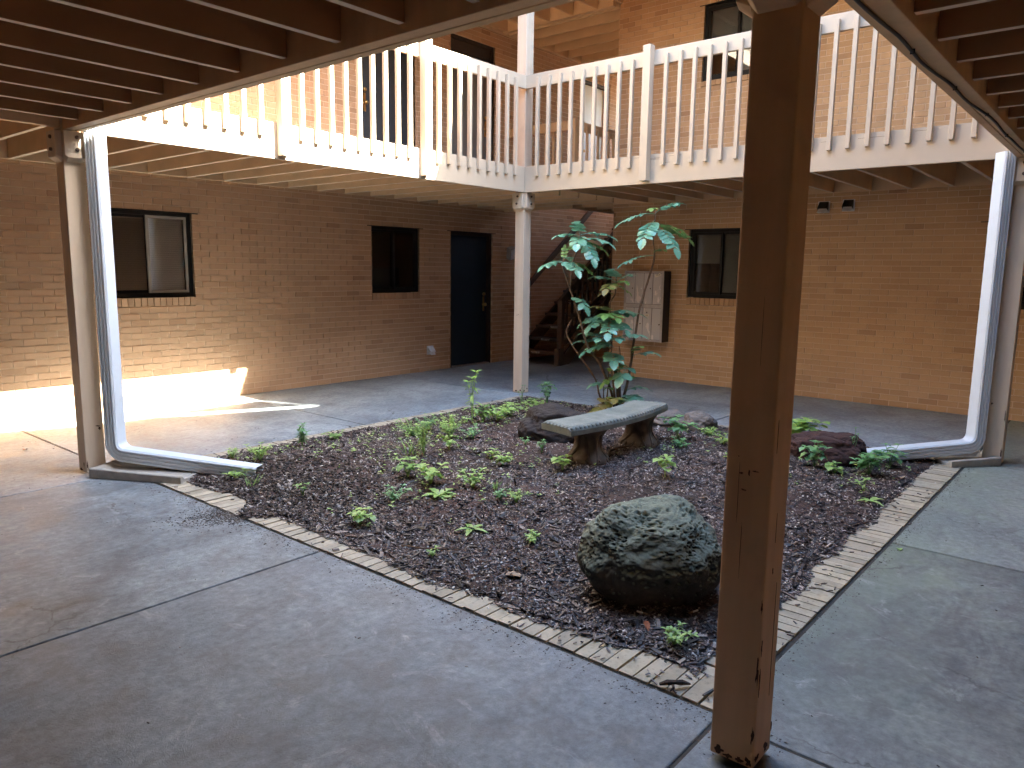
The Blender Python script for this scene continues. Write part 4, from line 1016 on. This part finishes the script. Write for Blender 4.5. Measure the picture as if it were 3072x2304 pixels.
FRONDS=[
 ((4.595, 2.999, 2.119),(4.66, 2.8, 2.207),4,0.1,0.03,0),
 ((4.596, 2.998, 2.106),(4.333, 3.23, 2.02),4,0.1,0.05,0),
 ((4.595, 3.0, 2.052),(4.294, 2.953, 1.849),4,0.12,0.05,0),
 ((4.596, 2.998, 1.984),(4.483, 2.707, 1.762),4,0.12,0.05,0),
 ((4.596, 2.998, 1.99),(4.904, 2.787, 1.869),4,0.1,0.05,1),
 ((4.613, 3.008, 2.005),(4.91, 2.872, 1.948),3,0.09,0.04,1),
 ((4.593, 3.003, 1.724),(4.534, 2.871, 1.755),2,0.07,0.02,1),
 ((4.592, 3.004, 1.696),(4.347, 3.208, 1.612),3,0.08,0.04,0),
 ((4.594, 3.001, 2.146),(4.446, 2.955, 2.148),2,0.07,0.02,1),
 ((4.197, 3.638, 1.883),(4.004, 3.758, 1.888),4,0.09,0.03,0),
 ((4.195, 3.641, 1.911),(4.021, 3.541, 2.002),3,0.1,0,0),
 ((4.199, 3.635, 1.897),(4.446, 3.428, 1.887),4,0.1,0.04,0),
 ((4.201, 3.631, 1.842),(4.272, 3.329, 1.81),4,0.1,0.06,0),
 ((4.198, 3.637, 1.869),(3.921, 3.475, 1.796),4,0.11,0.05,0),
 ((4.199, 3.634, 1.842),(4.09, 3.394, 1.659),4,0.11,0.06,0),
 ((4.201, 3.631, 1.835),(4.414, 3.479, 1.746),3,0.08,0.04,1),
 ((4.165, 3.651, 1.73),(4.324, 3.811, 1.792),3,0.08,0,1),
 ((4.017, 3.699, 1.609),(3.815, 3.777, 1.591),4,0.11,0.04,0),
 ((4.018, 3.697, 1.616),(3.922, 3.473, 1.545),3,0.11,0.05,0),
 ((4.109, 3.666, 1.617),(4.228, 3.493, 1.506),4,0.1,0.06,1),
 ((4.018, 3.698, 1.643),(4.037, 3.705, 1.754),2,0.05,0,1),
 ((4.018, 3.698, 1.63),(4.225, 3.782, 1.661),3,0.08,0.03,0),
 ((4.086, 3.627, 1.262),(4.069, 3.464, 1.192),2,0.12,0.05,0),
 ((4.485, 3.364, 1.426),(4.287, 3.494, 1.481),4,0.09,0.03,0),
 ((4.487, 3.362, 1.455),(4.292, 3.296, 1.546),3,0.11,0,0),
 ((4.488, 3.361, 1.426),(4.562, 3.241, 1.502),3,0.08,0.03,0),
 ((4.486, 3.364, 1.412),(4.216, 3.305, 1.36),4,0.1,0.04,2),
 ((4.486, 3.364, 1.398),(4.597, 3.279, 1.325),2,0.06,0.02,1),
 ((4.476, 3.379, 1.291),(4.377, 3.443, 1.319),1,0.08,0.03,2),
 ((4.486, 3.364, 1.412),(4.367, 3.176, 1.431),3,0.07,0.03,1),
 ((4.473, 3.421, 1.124),(4.335, 3.511, 1.175),2,0.07,0.02,2),
 ((4.474, 3.421, 1.11),(4.304, 3.372, 1.175),3,0.09,0,2),
 ((4.461, 3.403, 1.083),(4.231, 3.582, 1.011),5,0.1,0.04,0),
 ((4.461, 3.403, 1.083),(4.454, 3.225, 1.141),4,0.11,0.03,0),
 ((4.461, 3.403, 1.068),(4.564, 3.143, 1.108),4,0.11,0.04,0),
 ((4.463, 3.4, 1.054),(4.142, 3.443, 0.974),4,0.1,0.05,0),
 ((4.465, 3.396, 1.054),(4.07, 3.179, 0.931),4,0.11,0.05,0),
 ((4.466, 3.395, 1.025),(4.376, 3.161, 0.95),4,0.1,0.05,0),
 ((4.46, 3.406, 1.083),(4.112, 3.245, 1.104),4,0.11,0.03,1),
 ((4.476, 3.417, 1.096),(4.245, 3.183, 1.074),3,0.1,0.03,1),
 ((4.425, 3.366, 0.798),(4.206, 3.623, 0.812),4,0.09,0.04,0),
 ((4.425, 3.367, 0.827),(4.244, 3.562, 0.9),4,0.1,0.03,0),
 ((4.426, 3.365, 0.769),(4.163, 3.503, 0.72),4,0.1,0.05,0),
 ((4.427, 3.363, 0.827),(4.483, 3.085, 0.9),4,0.12,0.04,0),
 ((4.425, 3.366, 0.798),(4.087, 3.285, 0.868),4,0.11,0.03,0),
 ((4.425, 3.366, 0.813),(4.181, 3.134, 0.873),4,0.11,0.03,0),
 ((4.404, 3.343, 0.7),(4.188, 3.179, 0.653),3,0.13,0.04,0),
 ((4.522, 3.173, 0.691),(4.447, 3.048, 0.785),2,0.09,0.03,1),
 ((4.519, 3.179, 0.662),(4.571, 2.943, 0.717),3,0.09,0.04,0),
 ((4.426, 3.366, 0.784),(4.466, 3.584, 0.735),4,0.1,0.05,1),
 ((4.379, 3.346, 0.745),(4.169, 3.304, 0.806),3,0.1,0.04,0),
 ((4.508, 3.176, 0.547),(4.291, 3.147, 0.485),1,0.14,0.05,0),
 ((4.505, 3.181, 0.532),(4.446, 3.239, 0.583),2,0.09,0.03,1),
 ((4.4, 3.255, 0.448),(4.274, 3.325, 0.411),2,0.1,0.04,1),
 ((4.4, 3.274, 0.49),(4.267, 3.242, 0.563),2,0.1,0.03,1),
 ((4.503, 3.184, 0.43),(4.415, 3.1, 0.477),1,0.07,0.02,1),
 ((4.377, 3.255, 0.175),(4.128, 3.37, 0.118),3,0.13,0.05,2),
 ((4.38, 3.249, 0.19),(4.202, 3.157, 0.267),3,0.12,0.04,2),
 ((4.46, 3.216, 0.227),(4.409, 3.014, 0.258),3,0.13,0.06,0),
 ((4.466, 3.206, 0.301),(4.617, 3.058, 0.344),2,0.1,0.04,0),
 ((4.453, 3.228, 0.198),(4.319, 3.064, 0.235),3,0.13,0.05,0),
 ((4.359, 3.378, 0.367),(4.247, 3.463, 0.373),3,0.08,0.03,0),
 ((4.352, 3.389, 0.308),(4.298, 3.287, 0.355),2,0.07,0.02,1),
 ((4.373, 3.45, 0.21),(4.285, 3.307, 0.209),2,0.09,0.03,2),
]


sh = thing('shrub', 'tall leggy holly-leaved shrub with bare stems behind the bench', 'shrub', (4.42,3.28,.08))
def spline(pts, k=4):
    P_ = [Vector(p) for p in pts]; out = []
    for i in range(len(P_)-1):
        p0, p1, p2, p3 = P_[max(i-1,0)], P_[i], P_[i+1], P_[min(i+2,len(P_)-1)]
        for j in range(k):
            t = j/k; out.append(.5*((2*p1)+(p2-p0)*t+(2*p0-5*p1+4*p2-p3)*t*t+(3*p1-p0-3*p2+p3)*t**3))
    return out + [P_[-1]]
for i, (pts, r0, r1) in enumerate(STEMS):
    sp = spline(pts); n_ = len(sp)
    rad_ = [(r0+(r1-r0)*k/(n_-1))*(1+.18*noise.noise(Vector((k*1.7,i*5,0)))+(.25 if k % 7 == 3 else 0)) for k in range(n_)]
    MB().tube([p+Vector((noise.noise(p*9)*.006, noise.noise(p*9+Vector((5,0,0)))*.006, 0)) for p in sp], rad_, 7).build('stem', M['bark_dark'] if i == 5 else M['bark'], sh, smooth=True)
for (b, t, k, L, dr, hue) in FRONDS:
    b, t = Vector(b), Vector(t); q = MB(); d = t-b; ln = d.length
    path = [b + d*u + Vector((0,0,dr*4*u*(1-u)*.6)) for u in [i/8 for i in range(9)]]
    q.tube(path, [.0035-.0002*i for i in range(9)], 5)
    k = max(1, round(k*1.55)); L = L*1.10; W = L*.55
    def at(u): i = min(7, int(u*8)); f = u*8-i; return path[i].lerp(path[i+1], f), (path[i+1]-path[i]).normalized()
    for j in range(k):
        u = .30+.58*j/max(1, k-1) if k > 1 else .6; p, dr_ = at(min(u, .97))
        side = dr_.cross(Vector((0,0,1)))
        if side.length < .1: side = Vector((1,0,0))
        side.normalize(); upv = side.cross(dr_).normalized()
        for sg_ in (-1, 1):
            dv = dr_*.45 + side*sg_*.95 + Vector((0,0,random.uniform(-.25,.12)))
            add_leaf(q, p, dv, upv+side*random.uniform(-.3,.3)+Vector((0,0,.3)), L*random.uniform(.8,1.05)*(1-.15*abs(u-.6)), W*random.uniform(.85,1.1), True, random.uniform(.1,.4), random.uniform(.05,.3), 9)
    p, dr_ = at(.99); upv = Vector((0,0,1)); add_leaf(q, p, dr_+Vector((0,0,-.15)), upv, L*1.05, W*1.1, True, .3, .15, 9)
    q.build('leaf', M['leaf%d' % hue], sh, smooth=False)

WS = .97
WG = 'weeds growing in the mulch'
def weed(x, y, kind, h, sp, label, mat='weed', nst=5, ll=.05, seed=None):
    r = random.Random(seed or int(x*1000+y*77)); z = mound(x, y)+.004; h *= WS; sp *= WS; ll *= WS
    t = thing('weed', label, 'weed', (x,y,z), WG); o = Vector((x, y, z))
    if kind == 'rosette':
        for i in range(nst):
            a = 2*math.pi*i/nst + r.uniform(-.3,.3); q = MB(); e = r.uniform(.25, .75)
            add_leaf(q, o+Vector((0,0,.005)), (math.cos(a), math.sin(a), e), (0,0,1), sp*r.uniform(.8,1.1), sp*r.uniform(.26,.36), True, r.uniform(.7,1.2), .25, 8)
            q.build('leaf', M[mat], t)
        return t
    if kind == 'grass':
        q = MB()
        for i in range(nst):
            a = r.uniform(0, 6.3); L = h*r.uniform(.7,1.25); b = o+Vector((r.gauss(0,sp*.3), r.gauss(0,sp*.3), 0))
            add_leaf(q, b, (math.cos(a)*.5, math.sin(a)*.5, 1), (math.cos(a), math.sin(a), 0.3), L, .007, False, r.uniform(-.9,-.2), .3, 6)
        q.build('blades', M[mat], t); return t
    fol = MB(); stems = MB()
    for i in range(nst):
        a = 2*math.pi*i/nst + r.uniform(-.5,.5); rr = sp*r.uniform(.15, 1) if nst > 1 else 0
        hh = h*r.uniform(.65,1.05) if i else h
        top = o + Vector((math.cos(a)*rr, math.sin(a)*rr, hh)); mid = o.lerp(top, .5) + Vector((math.cos(a)*rr*-.12, math.sin(a)*rr*-.12, hh*.12))
        stems.tube([o, mid, top], [.0035,.0028,.0015], 5)
        k = max(3, int(hh/(.035 if kind != 'fern' else .016)))
        for j in range(k):
            u = .25+.75*(j+1)/k; p = o.lerp(mid, u*2) if u < .5 else mid.lerp(top, u*2-1)
            for s_ in ((0, math.pi) if kind in ('fern', 'opp') else (r.uniform(0, 6),)):
                b = a*1.3 + j*(1.57 if kind == 'opp' else 2.4) + s_ + r.uniform(-.4,.4)
                L = ll*r.uniform(.7,1.2)*(1.15-.45*u if kind != 'broad' else 1); W = L*{'fern': .30, 'opp': .55, 'broad': .78, 'lance': .26}[kind]
                e = r.uniform(.05,.6); dv = Vector((math.cos(b), math.sin(b), e)); pe = p + dv.normalized()*L*.3
                if kind == 'broad': stems.tube([p, pe], [.0015,.001], 4)
                add_leaf(fol, pe if kind == 'broad' else p, dv-Vector((0,0,.3)), (0,0,1), L, W, kind == 'broad', r.uniform(.2,.9), .2, 5)
        b = r.uniform(0,6)
        for e in range(3): add_leaf(fol, top, (math.cos(b+e*2.1), math.sin(b+e*2.1), .5), (0,0,1), ll*.8, ll*.4, False, .5, .2, 5)
    stems.build('stem', M[mat], t); fol.build('foliage', M[mat], t); return t

weed(2.98,3.98,'lance',.50,.12,'tallest upright weed with drooping tip leaves, behind the spreading clumps','weed2',3,.11)
weed(3.02,3.88,'broad',.16,.16,'bushy weed clump around the foot of the tallest weed','weed',9,.055)
weed(2.19,3.97,'fern',.13,.24,'wide low feathery weed clump near the far left border','weed',14,.04)
weed(2.45,4.05,'fern',.12,.2,'loose feathery weed clump between the wide low one and the tallest weed','weed3',10,.04)
weed(1.74,3.34,'fern',.26,.07,'upright ferny weed standing alone in front of the wide low clump','weed2',5,.05)
weed(1.66,3.42,'grass',.16,.10,'thin grassy tuft beside the upright ferny weed','weed',22,.04)
weed(2.29,3.60,'fern',.19,.18,'dense mid-height weed clump left of the dark boulder','weed2',14,.045)
weed(2.42,3.45,'opp',.12,.14,'small leafy weed at the foot of the dense mid-height clump','weed3',7,.04)
weed(1.97,3.29,'broad',.11,.09,'small broad-leaved weed in front of the dense clump','weed2',4,.05)
weed(3.12,3.78,'broad',.12,.15,'broad-leaved weed beside the tallest weed, towards the boulder','weed2',7,.065)
weed(3.42,3.87,'broad',.13,.16,'yellow-tinged broad-leaved weed behind the dark boulder','weed2',8,.06)
weed(4.45,4.20,'broad',.27,.11,'bushy weed standing at the far border near the corner post','weed3',6,.06)
weed(4.05,4.09,'broad',.08,.18,'low spreading weed between the dark boulder and far corner post','weed2',7,.06)
weed(4.30,4.45,'lance',.22,.06,'wispy thin weed at the far border beside the corner post','weed3',3,.04)
weed(2.02,2.88,'broad',.07,.07,'little weed seedling midway between the bench and the ferny weed','weed2',4,.045)
weed(1.93,2.69,'broad',.08,.07,'little broad seedling just in front of its neighbour, left of the bench','weed2',5,.055)
weed(2.42,2.70,'opp',.10,.06,'small pale weed at the foot of the dark boulder','weed3',4,.035)
weed(2.56,2.98,'opp',.05,.06,'tiny weed under the left side of the dark boulder','weed3',3,.035)
weed(2.08,2.25,'broad',.10,.05,'two-leaved seedling in front of the near bench leg','weed2',3,.065)
weed(1.25,2.98,'broad',.13,.10,'broad-leaved weed behind the rosette, left one of a pair','weed',6,.06)
weed(1.23,2.73,'broad',.13,.11,'broad-leaved weed behind the rosette, right one of a pair','weed2',6,.065)
weed(1.35,2.45,'opp',.12,.11,'leafy weed to the right of the rosette','weed2',7,.05)
weed(1.42,2.30,'grass',.08,.08,'sparse grass beside the leafy weed right of the rosette','weed',12,.04)
weed(.90,2.73,'fern',.09,.13,'flat ferny weed to the left of the rosette','weed3',8,.04)
weed(1.11,2.53,'rosette',.1,.14,'pale green toothed rosette lying open on the mulch','weed2',9,.1)
weed(1.29,2.16,'opp',.07,.08,'small bluish weed, left one of two side by side in mid bed','weed3',7,.03)
weed(1.33,2.06,'opp',.08,.08,'small yellow green weed, right one of two side by side in mid bed','weed2',8,.03)
weed(2.44,1.62,'broad',.15,.06,'upright two-tiered seedling right of the bench, in open mulch','weed2',3,.075)
weed(.53,2.61,'broad',.09,.09,'leafy weed close to the left brick border','weed2',7,.045)
weed(.845,1.99,'rosette',.1,.11,'upright long-leaved weed in the middle of the near bed','weed',5,.1)
weed(.92,1.60,'opp',.05,.07,'small flat yellow green weed left of the large boulder','weed2',6,.035)
weed(.47,1.93,'opp',.05,.04,'tiny seedling by the brick border with a yellow leaf','weed2',3,.03)
weed(.47,.50,'fern',.07,.09,'yellow green mossy weed in the near corner of the bed','weed2',10,.035)
weed(1.44,4.52,'fern',.20,.07,'upright feathery weed at the far left border beside the bricks','weed3',6,.06)
weed(.90,4.28,'fern',.12,.13,'light green feathery tuft near the end of the downspout','weed2',12,.045)
weed(1.82,4.55,'opp',.06,.13,'low leafy weed along the far left border','weed',8,.04)
weed(.84,4.58,'fern',.08,.09,'small weed on the border behind the downspout outlet','weed2',6,.04)
weed(.54,3.81,'grass',.10,.05,'pale grass tuft in front of the downspout mouth','weed2',12,.03)
weed(.56,4.05,'lance',.06,.10,'flattened weed under the downspout mouth','weed2',4,.07)
weed(.63,3.33,'lance',.08,.05,'thin seedling near the washed-out bricks','weed',4,.04)
weed(3.60,2.13,'broad',.20,.13,'dark leafy weed in front of the grey stones, right of bench','weed3',7,.075)
weed(3.35,1.98,'opp',.07,.12,'low straggling weed at the foot of the dark leafy weed','weed3',6,.05)
weed(4.05,2.06,'opp',.07,.12,'low light green weed to the right of the rounded stone','weed2',8,.05)
weed(3.72,1.77,'opp',.08,.08,'small weed peeking out beside the foreground post','weed2',5,.05)
weed(4.66,1.42,'broad',.20,.15,'large-leaved plant behind the reddish boulder','weed2',7,.12)
weed(3.62,.98,'broad',.19,.11,'leafy weed in front of the reddish boulder','weed3',7,.065)
weed(3.80,.63,'broad',.18,.17,'biggest leafy weed clump in front of the right downspout outlet','weed3',12,.065)
weed(4.20,.58,'broad',.17,.12,'leafy weed clump between the biggest clump and the splash block','weed3',8,.06)
weed(3.98,.80,'lance',.30,.05,'thin sprig rising above the right downspout outlet','weed3',3,.035)
weed(3.60,.82,'broad',.07,.06,'low weed between the reddish boulder and biggest clump','weed2',3,.07)
weed(3.12,.44,'rosette',.06,.10,'yellow green rosette at the right brick border','weed2',6,.08)
weed(3.34,.54,'lance',.09,.05,'two-bladed seedling behind the rosette at the right border','weed2',3,.06)

# carpet of seedlings between the larger weeds
r = random.Random(21); q = MB()
for (cx, cy, sx, sy, n_) in ((2.3,3.95,.55,.32,150),(3.2,4.0,.6,.3,110),(1.75,3.4,.3,.2,40),(1.25,2.7,.45,.35,45),(4.1,4.2,.4,.25,50),(3.6,1.9,.35,.3,30),(3.8,.75,.4,.22,45),(.85,4.3,.35,.2,40),(2.2,2.6,.6,.4,25)):
    for i in range(n_):
        x, y = r.gauss(cx, sx), r.gauss(cy, sy)
        if not (.42 < x < 4.68 and .40 < y < 4.70): continue
        o = Vector((x, y, mound(x, y)+.01)); b = r.uniform(0, 6.3); L = r.uniform(.012, .034); hh = r.uniform(.01,.05)
        for e in range(r.choice((2, 3, 4, 5))):
            add_leaf(q, o+Vector((0,0,hh*(e+1)/4)), (math.cos(b+e*2.3), math.sin(b+e*2.3), r.uniform(.1,.7)), (0,0,1), L, L*r.uniform(.35,.7), False, r.uniform(.2,.8), .2, 4)
q.build('seedling_cover', M['weed2'], None, label='scattered tiny green seedlings between the weeds', kind='stuff')

# ------------------------------------------------------------------ small litter
def butt(x, y, a, label):
    t = thing('cigarette_butt', label, 'cigarette', (x,y,mound(x,y)+.02)); d = Vector((math.cos(a), math.sin(a), .12)); o = Vector((x, y, mound(x,y)+.022))
    MB().tube([o, o+d*.028], .0042, 8).build('paper', M['white'], t, smooth=True)
    MB().tube([o-d*.02, o], .0042, 8).build('filter', M['dead_leaf'], t, smooth=True)
butt(.60,.72,1.9,'white cigarette butt at the foot of the large boulder, beside an orange leaf')
butt(.76,.56,-.5,'cigarette butt with tan filter between large boulder and post')
def dry_leaf(x, y, z, L, W, a, mat, label, cat='leaf'):
    q = MB(); add_leaf(q, (x,y,z), (math.cos(a), math.sin(a), .1), (0,0,1), L, W, True, .5, .45, 7)
    q.build('fallen_leaf', M[mat], None, label=label, cat=cat)
dry_leaf(.52,1.46,.035,.11,.05,-.9,'dead_leaf','pale dry oak leaf lying on mulch left of the large boulder')
dry_leaf(.55,.68,.035,.08,.025,-2.4,'orange_leaf','orange curled leaf in front of the large boulder')
dry_leaf(2.32,.07,.004,.07,.03,.3,'weed2','fallen green leaf on the concrete beside the right border')
dry_leaf(-.13,6.18,.004,.05,.03,.8,'orange_leaf','small orange leaf on concrete below the sunlit wall')
dry_leaf(3.88,.42,.03,.09,.06,.4,'dead_leaf','tan dry leaf below the weed clump at right')
q = MB(); q.tube([(.175,.40,.014),(.19,.375,.024),(.205,.35,.028),(.225,.335,.024),(.255,.315,.012)], [.006,.012,.009,.012,.004], 6)
q.tube([(.20,.36,.02),(.18,.345,.018),(.165,.35,.01)], [.006,.006,.003], 5)
q.build('bark_piece', M['bark_dark'], None, False, label='curled dark bark piece on the near corner bricks', cat='bark')
q = MB(); q.tube([(.46,2.16,.03),(.5,2.02,.036),(.62,1.86,.04)], [.004,.005,.003], 6); q.build('twig', M['bark'], None, True, label='thin brown twig on the mulch near the left brick border', cat='twig')
q = MB(); q.tube([(2.66,2.22,.12),(2.78,2.30,.125),(2.9,2.30,.13),(3.0,2.24,.135),(3.08,2.25,.15)], [.010,.012,.010,.008,.005], 6); q.build('twig', M['bark_dark'], None, True, label='crooked dead branch on the ground between the bench legs', cat='twig')
# grit and leaf crumbs blown over the walkway
r = random.Random(11); P_ = []
for i in range(900):
    while True:
        x, y = r.uniform(-2.4, 7.2), r.uniform(-1.5, 7.3)
        if not (.16 < x < 4.93 and .15 < y < 4.94): break
    near = math.exp(-min(abs(x-.16), abs(y-.15), abs(y-4.94), abs(YW-y), abs(XW-x))/.35)
    if r.random() > .25+.75*near: continue
    P_.append((x, y, r.uniform(.002,.007)*(2.2 if r.random() < .06 else 1), r.uniform(0,6.3)))
for i in range(5200):                        # crumbs washed out of the bed on to the concrete beside it
    t = r.uniform(-.1, 5.0); o = abs(r.gauss(0, .07)); cl = .5+.5*noise.noise(Vector((t*2.5, 3.3, 0)))
    side = r.random()
    if side < .55: x, y = .165-o, t; cl += 1.2*math.exp(-((t-3.3)/.25)**2)
    elif side < .8: x, y = t, .145-o*.7
    elif side < .92: x, y = t, 4.945+o
    else: x, y = 4.935+o, t
    if r.random() > cl: continue
    P_.append((x, y, r.uniform(.0012,.0042), r.uniform(0,6.3)))
for i in range(1800):                        # soil fan at the washed-out bricks
    x = .20 - abs(r.gauss(0, .16)); y = 3.36 + r.gauss(0, .10) + (x-.2)*-.35
    P_.append((x, y, r.uniform(.0015,.005), r.uniform(0,6.3)))
q = MB()
for x, y, s, a in P_:
    c, sn = math.cos(a), math.sin(a); q.obox((x,y,.002+s*.15), (c*s,sn*s,0), (-sn*s*.4,c*s*.4,0), (0,0,s*.16))
q.build('walkway_debris', M['debris'], None, label='scattered crumbs and leaf bits on the concrete', kind='stuff')
